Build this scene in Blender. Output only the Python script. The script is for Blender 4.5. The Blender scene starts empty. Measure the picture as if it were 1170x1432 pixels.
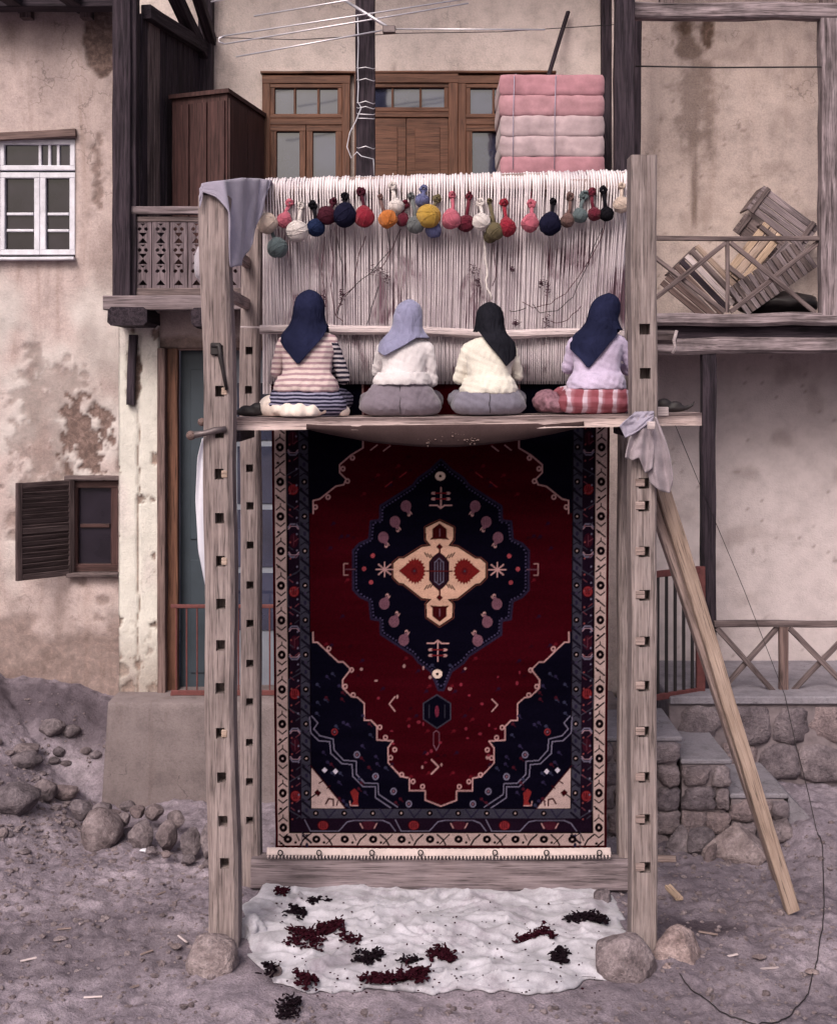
import bpy, bmesh, math, random
import numpy as np
from mathutils import Vector, Matrix, noise as mnoise

# ------------------------------------------------------------------ camera, sky, sun, exposure
SC = bpy.context.scene
COL = SC.collection
CAM_D, CAM_Z, FOC = 9.0, 3.93, 1800.0          # metres to the loom front, eye height, focal length in photo pixels
cam = bpy.data.cameras.new("camera"); camo = bpy.data.objects.new("camera", cam); COL.objects.link(camo)
camo.location = (0, -CAM_D, CAM_Z); camo.rotation_euler = (math.radians(90), 0, 0)
cam.sensor_fit = 'HORIZONTAL'; cam.sensor_width = 36.0; cam.lens = FOC / 1170 * 36.0
cam.shift_x = -15 / 1170; cam.shift_y = -182 / 1170
cam.clip_start = 0.1; cam.clip_end = 500
SC.camera = camo
SUN_EL, SUN_AZ = 43.0, 200.0                     # degrees; azimuth from +Y (north) clockwise
world = bpy.data.worlds.new("World"); SC.world = world; world.use_nodes = True
wn = world.node_tree.nodes; wl = world.node_tree.links; wn.clear()
sky = wn.new('ShaderNodeTexSky'); sky.sky_type = 'NISHITA'; sky.sun_disc = False
sky.sun_elevation = math.radians(SUN_EL); sky.sun_rotation = math.radians(SUN_AZ)
sky.air_density = 0.7; sky.dust_density = 7.0; sky.ozone_density = 0.6
bg = wn.new('ShaderNodeBackground'); bg.inputs[1].default_value = 0.12
wo = wn.new('ShaderNodeOutputWorld'); wl.new(sky.outputs[0], bg.inputs[0]); wl.new(bg.outputs[0], wo.inputs[0])
sd = bpy.data.lights.new("sun", 'SUN'); sd.energy = 1.5; sd.angle = math.radians(24); sd.color = (1.0, 0.95, 0.91)
so = bpy.data.objects.new("sun", sd); COL.objects.link(so); so.location = (-3, -6, 14)
_a, _e = math.radians(SUN_AZ), math.radians(SUN_EL)
_dir = Vector((math.sin(_a) * math.cos(_e), math.cos(_a) * math.cos(_e), math.sin(_e)))
so.rotation_euler = _dir.to_track_quat('Z', 'Y').to_euler()
SC.view_settings.view_transform = 'Standard'; SC.view_settings.look = 'None'
SC.view_settings.exposure = 0.32; SC.view_settings.gamma = 1.0
SC.view_settings.use_curve_mapping = False

# ------------------------------------------------------------------ helpers
R = random.Random(7)
def P(px, py, Y):
    "a measured point of the photograph at its real depth Y -> metres"
    d = (Y + CAM_D) / FOC
    return Vector(((px - 600) * d, Y, CAM_Z - (py - 534) * d))
def X(px, Y): return (px - 600) * (Y + CAM_D) / FOC
def Z(py, Y): return CAM_Z - (py - 534) * (Y + CAM_D) / FOC
def W(o):
    m = o.matrix_basis.copy()
    return m if o.parent is None else W(o.parent) @ o.matrix_parent_inverse @ m
def setp(o, p, local=False):
    if p is not None:
        o.parent = p
        if not local: o.matrix_parent_inverse = W(p).inverted()
def thing(name, label, cat, loc=(0, 0, 0), group=None):
    o = bpy.data.objects.new(name, None); COL.objects.link(o); o.location = loc; o.empty_display_size = .1
    return tag(o, label, cat, group)
def tag(o, label=None, cat=None, group=None, kind=None):
    if label: o['label'] = label
    if cat: o['category'] = cat
    if group: o['group'] = group
    if kind: o['kind'] = kind
    return o
def link(name, me, mat=None, parent=None, local=False, matrix=None):
    o = bpy.data.objects.new(name, me); COL.objects.link(o)
    if matrix is not None: o.matrix_basis = matrix
    if mat is not None and len(me.materials) == 0: me.materials.append(mat)
    setp(o, parent, local)
    return o
def mesh(name, verts, faces, smooth=False):
    me = bpy.data.meshes.new(name); me.from_pydata([tuple(v) for v in verts], [], faces); me.update()
    if smooth: me.shade_smooth()
    return me
def obj(name, verts, faces, mat, parent=None, smooth=False, local=False):
    return link(name, mesh(name, verts, faces, smooth), mat, parent, local)
def attr(me, name, vals):
    a = me.attributes.new(name, 'FLOAT', 'POINT'); a.data.foreach_set('value', np.asarray(vals, dtype=np.float32).ravel())
def frame_mat(p0, p1, up=(0, 0, 1)):
    p0, p1 = Vector(p0), Vector(p1); x = (p1 - p0).normalized(); up = Vector(up)
    if abs(x.dot(up)) > .98: up = Vector((0, 1, 0))
    y = up.cross(x).normalized(); z = x.cross(y)
    m = Matrix((x, y, z)).transposed().to_4x4(); m.translation = p0
    return m
def beam(name, p0, p1, w, h, mat, parent=None, up=(0, 0, 1), jit=.004, seg=None, ch=.006, taper=1.0, roll=0, bow=0):
    "squared timber from p0 to p1 (w across, h along up), chamfered, slightly uneven; grain along local X"
    p0, p1 = Vector(p0), Vector(p1); L = (p1 - p0).length
    seg = seg or max(2, min(14, int(L / .25))); rr = random.Random(hash((round(p0.x, 3), round(p0.z, 3), round(L, 3), round(w, 3))))
    vs, fs = [], []
    oy, oz = rr.random() * 50, rr.random() * 50
    ch = min(ch, w * .3, h * .3)
    base = [(-w/2, -h/2+ch), (-w/2+ch, -h/2), (w/2-ch, -h/2), (w/2, -h/2+ch), (w/2, h/2-ch), (w/2-ch, h/2), (-w/2+ch, h/2), (-w/2, h/2-ch)]
    for i in range(seg + 1):
        t = i / seg; x = t * L; s = 1 + (taper - 1) * t
        dy = jit * mnoise.noise((x * 1.7, oy, 0)) * 2; dz = jit * mnoise.noise((x * 1.7, oz, 9)) * 2 + bow * math.sin(math.pi * t)
        for (a, b) in base:
            k = 1 + jit / max(w, .02) * mnoise.noise((x * 3 + oz, a * 9, b * 9 + oy)) * 1.5
            vs.append((x, a * s * k + dy, b * s * k + dz))
    for i in range(seg):
        for j in range(8):
            a, b = i * 8 + j, i * 8 + (j + 1) % 8
            fs.append((a, b, b + 8, a + 8))
    fs.append(tuple(range(7, -1, -1))); fs.append(tuple(range(seg * 8, seg * 8 + 8)))
    m = frame_mat(p0, p1, up)
    if roll: m = m @ Matrix.Rotation(roll, 4, 'X')
    return link(name, mesh(name, vs, fs), mat, parent, matrix=m)
def tube_data(pts, r, n=6, close=True):
    pts = [Vector(p) for p in pts]; vs, fs = [], []
    rs = r if isinstance(r, (list, tuple)) else [r] * len(pts)
    prev = None
    for i, p in enumerate(pts):
        t = (pts[min(i + 1, len(pts) - 1)] - pts[max(i - 1, 0)])
        t = t.normalized() if t.length > 1e-9 else Vector((0, 0, 1))
        if prev is None:
            u = t.cross(Vector((0, 0, 1)) if abs(t.z) < .9 else Vector((1, 0, 0))).normalized()
        else:
            u = (prev - t * prev.dot(t)); u = u.normalized() if u.length > 1e-6 else t.orthogonal().normalized()
        prev = u; v = t.cross(u)
        for k in range(n):
            a = 2 * math.pi * k / n
            vs.append(p + (u * math.cos(a) + v * math.sin(a)) * rs[i])
    for i in range(len(pts) - 1):
        for k in range(n):
            a, b = i * n + k, i * n + (k + 1) % n
            fs.append((a, b, b + n, a + n))
    if close:
        fs.append(tuple(range(n - 1, -1, -1))); fs.append(tuple(range((len(pts) - 1) * n, len(pts) * n)))
    return vs, fs
class MB:
    def __init__(s): s.v, s.f = [], []
    def add(s, vf):
        o = len(s.v); s.v += [tuple(v) for v in vf[0]]; s.f += [tuple(i + o for i in f) for f in vf[1]]; return s
    def tube(s, pts, r, n=6): return s.add(tube_data(pts, r, n))
    def box(s, a, b):
        (x0, y0, z0), (x1, y1, z1) = a, b
        return s.add(([(x0,y0,z0),(x1,y0,z0),(x1,y1,z0),(x0,y1,z0),(x0,y0,z1),(x1,y0,z1),(x1,y1,z1),(x0,y1,z1)],
                      [(0,3,2,1),(4,5,6,7),(0,1,5,4),(1,2,6,5),(2,3,7,6),(3,0,4,7)]))
    def build(s, name, mat, parent=None, smooth=False, local=False): return obj(name, s.v, s.f, mat, parent, smooth, local)
def tube(name, pts, r, mat, parent=None, n=6, smooth=True, local=False):
    v, f = tube_data(pts, r, n); return obj(name, v, f, mat, parent, smooth, local)
def box(name, a, b, mat, parent=None, ch=.006):
    "chamfered box between two corners"
    bm = bmesh.new(); bmesh.ops.create_cube(bm, size=1)
    a, b = Vector(a), Vector(b); c = (a + b) / 2; s = b - a
    for v in bm.verts: v.co = Vector((v.co.x * s.x, v.co.y * s.y, v.co.z * s.z)) + c
    ch = min(ch, min(abs(s.x), abs(s.y), abs(s.z)) * .3)
    if ch > 0: bmesh.ops.bevel(bm, geom=list(bm.edges), offset=ch, segments=1, affect='EDGES')
    me = bpy.data.meshes.new(name); bm.to_mesh(me); bm.free()
    return link(name, me, mat, parent)
def sm(a, b, x):
    t = np.clip((np.asarray(x, float) - a) / (b - a), 0, 1); return t * t * (3 - 2 * t)
def _hash(ix, iy, s):
    h = (ix.astype(np.int64) * 374761393 + iy.astype(np.int64) * 668265263 + s * 1274126177) & 0x7fffffff
    h = ((h ^ (h >> 13)) * 1274126177) & 0x7fffffff
    return ((h ^ (h >> 16)) & 0xffff) / 65535.0
def vn(x, y, s=0):
    x, y = np.asarray(x, float), np.asarray(y, float); ix, iy = np.floor(x), np.floor(y); fx, fy = x - ix, y - iy
    fx, fy = fx * fx * (3 - 2 * fx), fy * fy * (3 - 2 * fy)
    a, b, c, d = _hash(ix, iy, s), _hash(ix + 1, iy, s), _hash(ix, iy + 1, s), _hash(ix + 1, iy + 1, s)
    return (a * (1 - fx) + b * fx) * (1 - fy) + (c * (1 - fx) + d * fx) * fy
def fbm(x, y, s=0, o=4):
    v, a, t = 0, .5, 0
    for i in range(o):
        v = v + a * vn(np.asarray(x) * 2 ** i, np.asarray(y) * 2 ** i, s + i * 17); t += a; a *= .5
    return v / t
def grid_faces(nx, ny, skip=None):
    i = np.arange(nx - 1); j = np.arange(ny - 1); I, J = np.meshgrid(i, j)
    a = (J * nx + I).ravel(); f = np.stack([a, a + 1, a + 1 + nx, a + nx], 1)
    if skip is not None: f = f[~skip.ravel()]
    return f
def np_mesh(name, co, quads, smooth=True):
    me = bpy.data.meshes.new(name); n = len(co); q = len(quads)
    me.vertices.add(n); me.vertices.foreach_set('co', np.asarray(co, np.float32).ravel())
    me.loops.add(q * 4); me.loops.foreach_set('vertex_index', np.asarray(quads, np.int32).ravel())
    me.polygons.add(q); me.polygons.foreach_set('loop_start', np.arange(0, q * 4, 4, dtype=np.int32))
    me.update(calc_edges=True); me.validate()
    if smooth: me.shade_smooth()
    return me
def bake(o):
    "evaluate modifiers of a temporary object into a plain mesh"
    TS = bpy.data.scenes.new('tmp'); COL.objects.unlink(o); TS.collection.objects.link(o)
    with bpy.context.temp_override(scene=TS, view_layer=TS.view_layers[0]):
        dg = bpy.context.evaluated_depsgraph_get(); dg.update()
        me = bpy.data.meshes.new_from_object(o.evaluated_get(dg))
    bpy.data.objects.remove(o); bpy.data.scenes.remove(TS); return me
def union(name, ells=(), caps=(), voxel=.012, smooth=6, loft=()):
    "one continuous surface grown over ellipsoids and tapered capsules"
    bm = bmesh.new()
    for e in ells:
        c, r = Vector(e[0]), e[1]; rot = Matrix.Rotation(e[2], 4, e[3]) if len(e) > 2 else Matrix()
        m = Matrix.Translation(c) @ rot @ Matrix.Diagonal((r[0], r[1], r[2], 1))
        bmesh.ops.create_icosphere(bm, subdivisions=3, radius=1, matrix=m)
    for (p0, p1, r0, r1) in caps:
        p0, p1 = Vector(p0), Vector(p1); d = p1 - p0
        for p, r in ((p0, r0), (p1, r1)): bmesh.ops.create_icosphere(bm, subdivisions=2, radius=r, matrix=Matrix.Translation(p))
        m = Matrix.Translation((p0 + p1) / 2) @ d.to_track_quat('Z', 'Y').to_matrix().to_4x4()
        bmesh.ops.create_cone(bm, cap_ends=True, segments=16, radius1=r0, radius2=r1, depth=d.length, matrix=m)
    for rings in loft:                       # stacked ellipses (z, cx, cy, a, b)
        vs = [[bm.verts.new((cx + a * math.copysign(abs(math.cos(t)) ** .85, math.cos(t)), cy + b_ * math.sin(t), z)) for t in np.linspace(0, 2 * math.pi, 28, endpoint=False)] for (z, cx, cy, a, b_) in rings]
        for r0, r1 in zip(vs[:-1], vs[1:]):
            for k in range(28): bm.faces.new((r0[k], r0[(k + 1) % 28], r1[(k + 1) % 28], r1[k]))
        bm.faces.new(vs[0][::-1]); bm.faces.new(vs[-1])
    me = bpy.data.meshes.new(name); bm.to_mesh(me); bm.free()
    o = bpy.data.objects.new(name, me); COL.objects.link(o)
    rm = o.modifiers.new('r', 'REMESH'); rm.mode = 'VOXEL'; rm.voxel_size = voxel
    if smooth:
        s = o.modifiers.new('s', 'SMOOTH'); s.iterations = smooth; s.factor = .5
    out = bake(o); out.shade_smooth(); out.name = name
    return out
def copy_tree(o, parent=None):
    c = o.copy(); COL.objects.link(c)
    if parent is not None: c.parent = parent
    for ch in [k for k in bpy.data.objects if k.parent is o]: copy_tree(ch, c)
    return c

# ------------------------------------------------------------------ materials
def srgb(r, g, b):
    f = lambda c: (c / 255 / 12.92 if c / 255 <= .04045 else ((c / 255 + .055) / 1.055) ** 2.4)
    return (f(r), f(g), f(b), 1)
def nt(name, rough=.85, spec=.3):
    m = bpy.data.materials.new(name); m.use_nodes = True; t = m.node_tree; b = t.nodes['Principled BSDF']
    b.inputs['Roughness'].default_value = rough; b.inputs['Specular IOR Level'].default_value = spec
    return m, t, b
def N(t, kind, **kw):
    n = t.nodes.new(kind)
    for k, v in kw.items():
        if k in n.inputs: n.inputs[k].default_value = v
        else: setattr(n, k, v)
    return n
def coords(t, scale=(1, 1, 1), rnd=True):
    tc = N(t, 'ShaderNodeTexCoord'); mp = N(t, 'ShaderNodeMapping'); mp.inputs['Scale'].default_value = scale
    if rnd:
        oi = N(t, 'ShaderNodeObjectInfo'); mu = N(t, 'ShaderNodeMath', operation='MULTIPLY'); mu.inputs[1].default_value = 37.0
        t.links.new(oi.outputs['Random'], mu.inputs[0]); ad = N(t, 'ShaderNodeVectorMath', operation='ADD')
        t.links.new(tc.outputs['Object'], ad.inputs[0]); t.links.new(mu.outputs[0], ad.inputs[1]); t.links.new(ad.outputs[0], mp.inputs[0])
    else: t.links.new(tc.outputs['Object'], mp.inputs[0])
    return mp.outputs[0]
def noise(t, vec, scale, detail=4, rough=.6, dist=0):
    n = N(t, 'ShaderNodeTexNoise'); n.inputs['Scale'].default_value = scale; n.inputs['Detail'].default_value = detail
    n.inputs['Roughness'].default_value = rough; n.inputs['Distortion'].default_value = dist; t.links.new(vec, n.inputs['Vector']); return n.outputs[0]
def ramp(t, fac, stops):
    r = N(t, 'ShaderNodeValToRGB'); e = r.color_ramp.elements
    while len(e) > 1: e.remove(e[-1])
    e[0].position, e[0].color = stops[0][0], stops[0][1]
    for p, c in stops[1:]:
        k = e.new(p); k.color = c
    t.links.new(fac, r.inputs[0]); return r.outputs[0]
def mix(t, fac, a, b, mode='MIX'):
    m = N(t, 'ShaderNodeMix', data_type='RGBA', blend_type=mode)
    for s, v in ((0, fac), (6, a), (7, b)):
        if hasattr(v, 'is_linked') or hasattr(v, 'links'): t.links.new(v, m.inputs[s])
        else: m.inputs[s].default_value = v
    return m.outputs[2]
def bump(t, b, h, strength=.3, dist=.01):
    n = N(t, 'ShaderNodeBump'); n.inputs['Strength'].default_value = strength; n.inputs['Distance'].default_value = dist
    t.links.new(h, n.inputs['Height']); t.links.new(n.outputs[0], b.inputs['Normal'])
def G(v): return (v, v, v, 1)
def sc(c, k): return (c[0] * k, c[1] * k, c[2] * k, 1)
def wood(name, c1, c2, axis='X', dark=.35, spot=.5, rough=.85, bs=.5):
    m, t, b = nt(name, rough, .25)
    s = {'X': (.9, 14, 14), 'Z': (14, 14, .9), 'Y': (14, .9, 14)}[axis]
    v = coords(t, s); g = noise(t, v, 2.2, 5, .65, .6)
    g2 = noise(t, coords(t, tuple(k * (3 if k > 1 else 1.2) for k in s)), 3.0, 3, .6, .3)
    col = ramp(t, g, [(.28, sc(c1, dark)), (.42, c1), (.62, c2), (.8, sc(c2, 1.2))])
    crack = ramp(t, g2, [(.33, G(.12)), (.43, G(.9)), (.6, G(1.08))])
    col = mix(t, .75, col, crack, 'MULTIPLY')
    blot = noise(t, coords(t, (1.5, 1.5, 1.5)), 2.0, 4, .6)
    if axis != 'Y':
        ks = tuple(k * .22 if k > 1 else 1.1 for k in s); kn = N(t, 'ShaderNodeTexVoronoi'); kn.inputs['Scale'].default_value = 1.3; t.links.new(coords(t, ks), kn.inputs['Vector'])
        col = mix(t, .8, col, ramp(t, kn.outputs[0], [(.05, G(.3)), (.12, G(.85)), (.2, G(1))]), 'MULTIPLY')
    col = mix(t, spot, col, ramp(t, blot, [(.28, G(.45)), (.55, G(1)), (.8, (1.2, 1.15, 1.12, 1))]), 'MULTIPLY')
    t.links.new(col, b.inputs['Base Color']); bump(t, b, g2, min(1, bs * 1.6), .008)
    return m
def plain(name, c, rough=.8, spec=.3, var=.25, scale=14, bs=.15, bd=.004, metal=0):
    m, t, b = nt(name, rough, spec); b.inputs['Metallic'].default_value = metal
    n = noise(t, coords(t), scale, 5, .65)
    t.links.new(ramp(t, n, [(.25, sc(c, 1 - var)), (.75, sc(c, 1 + var * .6))]), b.inputs['Base Color'])
    if bs: bump(t, b, n, bs, bd)
    return m
def fabric(name, c, weave=260, var=.15, bs=.25, sheen=.2, fold=0):
    m, t, b = nt(name, .95, .05); b.inputs['Sheen Weight'].default_value = sheen if c[0] > .1 else 0
    n = noise(t, coords(t), 6, 4, .6); w = noise(t, coords(t), weave, 2, .5)
    c0 = ramp(t, n, [(.3, sc(c, 1 - var)), (.7, sc(c, 1 + var))])
    t.links.new(mix(t, .5, c0, ramp(t, w, [(.3, G(.75)), (.7, G(1.15))]), 'MULTIPLY'), b.inputs['Base Color'])
    bump(t, b, w, bs, .003)
    if fold:                                   # soft creases under the weave
        f = noise(t, coords(t, (1, 1, .45)), 13, 3, .5, 1.2); n2 = N(t, 'ShaderNodeBump'); n2.inputs['Strength'].default_value = fold; n2.inputs['Distance'].default_value = .05
        t.links.new(f, n2.inputs['Height']); t.links.new(n2.outputs[0], [x for x in t.nodes if x.type == 'BUMP' and x != n2][0].inputs['Normal'])
    return m
def plaster(name, c1, c2, peel=(.17, .118, .108, 1), wash=(.58, .535, .53, 1), stain=.55, bs=.35, attrs=True, scale=1.0):
    m, t, b = nt(name, .95, .12)
    v = coords(t, (1, 1, 1), False)
    big = noise(t, v, .9 * scale, 5, .6, .3); mid = noise(t, v, 5 * scale, 5, .65); fine = noise(t, v, 55, 4, .7)
    col = ramp(t, big, [(.3, c1), (.7, c2)])
    col = mix(t, .8, col, ramp(t, mid, [(.25, G(.62)), (.5, G(1)), (.75, G(1.15))]), 'MULTIPLY')
    st = noise(t, coords(t, (3.5, 3.5, .35), False), 1.6, 5, .65, .5)
    col = mix(t, stain, col, ramp(t, st, [(.28, (.62, .55, .5, 1)), (.48, G(1))]), 'MULTIPLY')
    col = mix(t, .5, col, ramp(t, fine, [(.3, G(.62)), (.6, G(1.05))]), 'MULTIPLY')
    vo = N(t, 'ShaderNodeTexVoronoi'); vo.feature = 'DISTANCE_TO_EDGE'; vo.inputs['Scale'].default_value = 1.1; wv = N(t, 'ShaderNodeVectorMath', operation='ADD')
    nv_ = N(t, 'ShaderNodeTexNoise'); nv_.inputs['Scale'].default_value = 3.5; nv_.inputs['Detail'].default_value = 5; t.links.new(v, nv_.inputs['Vector']); t.links.new(v, wv.inputs[0]); t.links.new(nv_.outputs[1], wv.inputs[1]); t.links.new(wv.outputs[0], vo.inputs['Vector'])
    ck = N(t, 'ShaderNodeMath', operation='ADD'); t.links.new(vo.outputs[0], ck.inputs[0]); cg = N(t, 'ShaderNodeMapRange'); cg.inputs[1].default_value = .45; cg.inputs[2].default_value = .6; cg.inputs[4].default_value = .05; t.links.new(big, cg.inputs[0]); t.links.new(cg.outputs[0], ck.inputs[1])
    col = mix(t, .6, col, ramp(t, ck.outputs[0], [(.004, G(.45)), (.012, G(1))]), 'MULTIPLY')
    h = fine
    if attrs:
        a = N(t, 'ShaderNodeAttribute'); a.attribute_name = 'wash'; wf = a.outputs['Fac']
        col = mix(t, wf, col, mix(t, .7, wash, ramp(t, mid, [(.3, G(.78)), (.6, G(1.06))]), 'MULTIPLY'))
        a = N(t, 'ShaderNodeAttribute'); a.attribute_name = 'stain'
        col = mix(t, a.outputs['Fac'], col, mix(t, .8, peel, ramp(t, fine, [(.3, G(.5)), (.7, G(1.4))]), 'MULTIPLY'))
        a = N(t, 'ShaderNodeAttribute'); a.attribute_name = 'peel'
        mud = ramp(t, noise(t, v, 16, 6, .75, .4), [(.25, sc(peel, .45)), (.5, peel), (.72, sc(peel, 1.9))])
        col = mix(t, a.outputs['Fac'], col, mud)
    t.links.new(col, b.inputs['Base Color'])
    hh = N(t, 'ShaderNodeMath', operation='ADD'); t.links.new(fine, hh.inputs[0]); t.links.new(mid, hh.inputs[1])
    bump(t, b, hh.outputs[0], bs * 1.6, .016)
    return m
def stone(name, c1, c2, scale=6, bs=.6):
    m, t, b = nt(name, .92, .2)
    v = coords(t); n = noise(t, v, scale, 6, .7, .2); n2 = noise(t, v, 38, 4, .7)
    col = ramp(t, n, [(.28, sc(c1, .45)), (.45, c1), (.6, c2), (.75, sc(c2, 1.35))])
    col = mix(t, .75, col, ramp(t, n2, [(.3, G(.5)), (.65, G(1.15))]), 'MULTIPLY')
    oi = N(t, 'ShaderNodeObjectInfo')
    col = mix(t, .8, col, ramp(t, oi.outputs['Random'], [(0, (.72, .72, .76, 1)), (.5, G(1)), (1, (1.18, 1.08, 1.02, 1))]), 'MULTIPLY')
    t.links.new(col, b.inputs['Base Color'])
    hh = N(t, 'ShaderNodeMath', operation='ADD'); t.links.new(n, hh.inputs[0]); t.links.new(n2, hh.inputs[1])
    bump(t, b, hh.outputs[0], 1.0, .03)
    return m
def glass(name, c, rough=.06, ior=1.9):
    m, t, b = nt(name, rough, .6); b.inputs['IOR'].default_value = ior
    n = noise(t, coords(t), 2.5, 3, .5)
    t.links.new(ramp(t, n, [(.3, sc(c, .6)), (.7, sc(c, 1.4))]), b.inputs['Base Color'])
    bump(t, b, noise(t, coords(t), 3, 2), .05, .02)
    return m
L_ = lambda r, g, b: (r * .98, g * .955, b * 1.045, 1)
M = {}
M['loom_z'] = wood('loom_wood_upright', L_(.215, .17, .155), L_(.33, .27, .245), 'Z', .45)
M['loom_x'] = wood('loom_wood', L_(.25, .185, .16), L_(.37, .285, .25), 'X', .45)
M['grey_z'] = wood('weathered_wood_upright', L_(.20, .16, .145), L_(.31, .257, .235), 'Z', .4)
M['beam_x'] = wood('grey_beam_wood', L_(.17, .135, .135), L_(.27, .22, .22), 'X', .45)
M['dark_x'] = wood('dark_old_wood', L_(.022, .015, .021), L_(.052, .038, .047), 'X', .4)
M['mid_x'] = wood('brown_grey_old_wood', L_(.11, .082, .078), L_(.2, .155, .145), 'X', .3)
M['streak_x'] = wood('streaked_log_wood', L_(.14, .11, .11), L_(.34, .28, .28), 'X', .12, .9)
M['shutter_x'] = wood('shutter_wood', L_(.045, .03, .03), L_(.095, .068, .066), 'X', .5)
M['fret'] = wood('fretwork_wood', L_(.13, .10, .105), L_(.21, .165, .17), 'Z', .5)
M['new_x'] = wood('pale_new_wood', L_(.34, .25, .19), L_(.45, .345, .27), 'X', .7, .3)
M['new2_x'] = wood('yellow_new_wood', L_(.44, .32, .22), L_(.56, .42, .30), 'X', .75, .25)
M['ward_x'] = wood('wardrobe_wood', L_(.050, .024, .022), L_(.085, .042, .038), 'X', .6, .3, .55, .15)
M['brown_x'] = wood('brown_varnished_wood', L_(.115, .052, .032), L_(.18, .085, .052), 'X', .6, .35, .5, .15)
M['jamb_x'] = wood('door_frame_wood', L_(.13, .085, .075), L_(.21, .145, .125), 'X', .5, .4, .7, .2)
M['bench_x'] = wood('bench_plank_wood', L_(.40, .31, .28), L_(.54, .43, .39), 'X', .6, .4)
M['red_paint'] = plain('red_brown_painted_iron', L_(.14, .042, .038), .6, .4, .35, 20)
M['dark_iron'] = plain('dark_iron', L_(.02, .015, .016), .6, .4, .3, 20)
M['iron'] = plain('worn_iron', L_(.16, .13, .125), .5, .5, .4, 30, .3, .004, .6)
M['alu'] = plain('aluminium', L_(.72, .70, .70), .4, .5, .1, 30, 0, 0, .7)
M['white_paint'] = plain('white_window_paint', L_(.66, .66, .68), .8, .2, .25, 9, .5)
M['plaster_l'] = plaster('earth_plaster', L_(.45, .365, .325), L_(.55, .455, .41))
M['plaster_c'] = plaster('porch_plaster', L_(.62, .525, .46), L_(.70, .60, .53), stain=.15)
M['plaster_r'] = plaster('pale_plaster', L_(.50, .405, .345), L_(.60, .495, .43), peel=(.13, .085, .07, 1), wash=(.54, .465, .485, 1), stain=.35)
M['whitewash'] = plaster('whitewash', L_(.60, .55, .49), L_(.72, .67, .60), peel=(.2, .14, .12, 1), wash=(.66, .63, .59, 1), stain=.3)
M['concrete'] = plaster('grey_cement', L_(.165, .135, .128), L_(.225, .188, .178), stain=.5, attrs=False)
M['cement'] = plaster('pale_cement', L_(.24, .222, .235), L_(.29, .27, .285), stain=.2, attrs=False)
M['stone'] = stone('grey_field_stone', L_(.16, .132, .135), L_(.26, .218, .218))
M['boulder'] = stone('pale_boulder', L_(.24, .19, .182), L_(.37, .305, .29), 7)
M['wallstone'] = stone('wall_stone', L_(.20, .165, .17), L_(.30, .25, .25), 5)
M['mortar'] = plain('mortar', L_(.21, .175, .175), .95, .1, .4, 9, .6, .02)
M['pane'] = glass('window_glass', L_(.018, .014, .020), .1, 1.45)
M['pane_sky'] = glass('window_glass_sky', L_(.03, .034, .06))  # blue of the reflected sky put into the pane colour
M['teal'] = plain('teal_door_paint', L_(.036, .050, .062), .55, .4, .2, 4, .1)
M['teal_pale'] = plain('pale_teal_paint', L_(.22, .24, .27), .6, .3, .2, 4, .1)
# ------------------------------------------------------------------ ground
def gz(x, y):
    x, y = np.asarray(x, float), np.asarray(y, float)
    z = -.075 * np.clip(-y, 0, 3) - .03 * np.clip(x - .5, 0, 3) * sm(2.2, 1.0, y)
    yy = y + .5 * (fbm(x * 1.3, y * 1.3, 5) - .5)
    bank = np.clip((-3.02 - x) / 1.2, 0, 1) * .9 * sm(.3, 3.5, yy)
    edge = -3.38 + .58 * sm(2.76, 3.0, y)
    foot = .86 * sm(2.2, 3.7, yy) * np.clip((edge + .25 - x) / .3, 0, 1)
    z = z + np.maximum(bank, foot)
    z = z + .18 * sm(-2.6, -4.2, x) * sm(-.2, 1.6, y)
    z = z + .25 * sm(1.6, 2.5, y) * sm(-2.8, -2.2, x) * sm(3.4, 2.6, x) * .3
    z = z + .22 * sm(2.75, 3.25, x) * sm(.9, 2.0, y)
    z = z + .085 * (fbm(x * 1.6, y * 1.6, 11) - .5) + .06 * (fbm(x * 5, y * 5, 12) - .5)
    return z
def g3(px, py, z=0):
    "where the sight line of a photo pixel meets level z"
    d = (CAM_Z - z) * FOC / (py - 534)
    return Vector(((px - 600) / FOC * d, d - CAM_D, z))
xs = np.unique(np.concatenate([np.linspace(-60, -5, 24), np.arange(-5, 5.001, .025), np.linspace(5, 60, 24)]))
ys = np.unique(np.concatenate([np.linspace(-60, -2.6, 24), np.arange(-2.6, 4.001, .025), np.linspace(4, 90, 26)]))
GX, GY = np.meshgrid(xs, ys); GZ = gz(GX, GY)
fine = fbm(GX * 14, GY * 14, 21, 3) - .5; lump = np.clip(fbm(GX * 9, GY * 9, 31, 3) - .52, 0, 1)
flat = 1 - .8 * sm(1.55, 1.25, np.abs(GX)) * sm(-1.0, -.7, GY) * sm(1.2, .95, GY)     # trodden flat under the sheet
GZ = GZ + (.045 * fine + .10 * lump) * flat
me = np_mesh('ground', np.stack([GX, GY, GZ], -1).reshape(-1, 3), grid_faces(len(xs), len(ys)))
damp_shade = sm(.5, .62, fbm(GX * .9 + 4, GY * .9, 40)) * .35
damp_shade = np.maximum(damp_shade, sm(.55, .1, np.hypot((GX - 2.0) / 1.1, (GY - .35) / .5)) * .9)          # trodden dark patch by the brace
damp_shade = np.maximum(damp_shade, sm(1.0, .2, np.abs(GY - 3.3) / .45) * sm(-2.6, -3.1, GX) * .72)            # shade along the wall foot, painted into the earth colour
attr(me, 'damp_shade', damp_shade)
m, t, b = nt('bare_earth', .97, .08)
v = coords(t, (1, 1, 1), False)
n1 = noise(t, v, 1.3, 6, .65); n2 = noise(t, v, 11, 6, .72); n3 = noise(t, v, 60, 4, .7)
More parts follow.
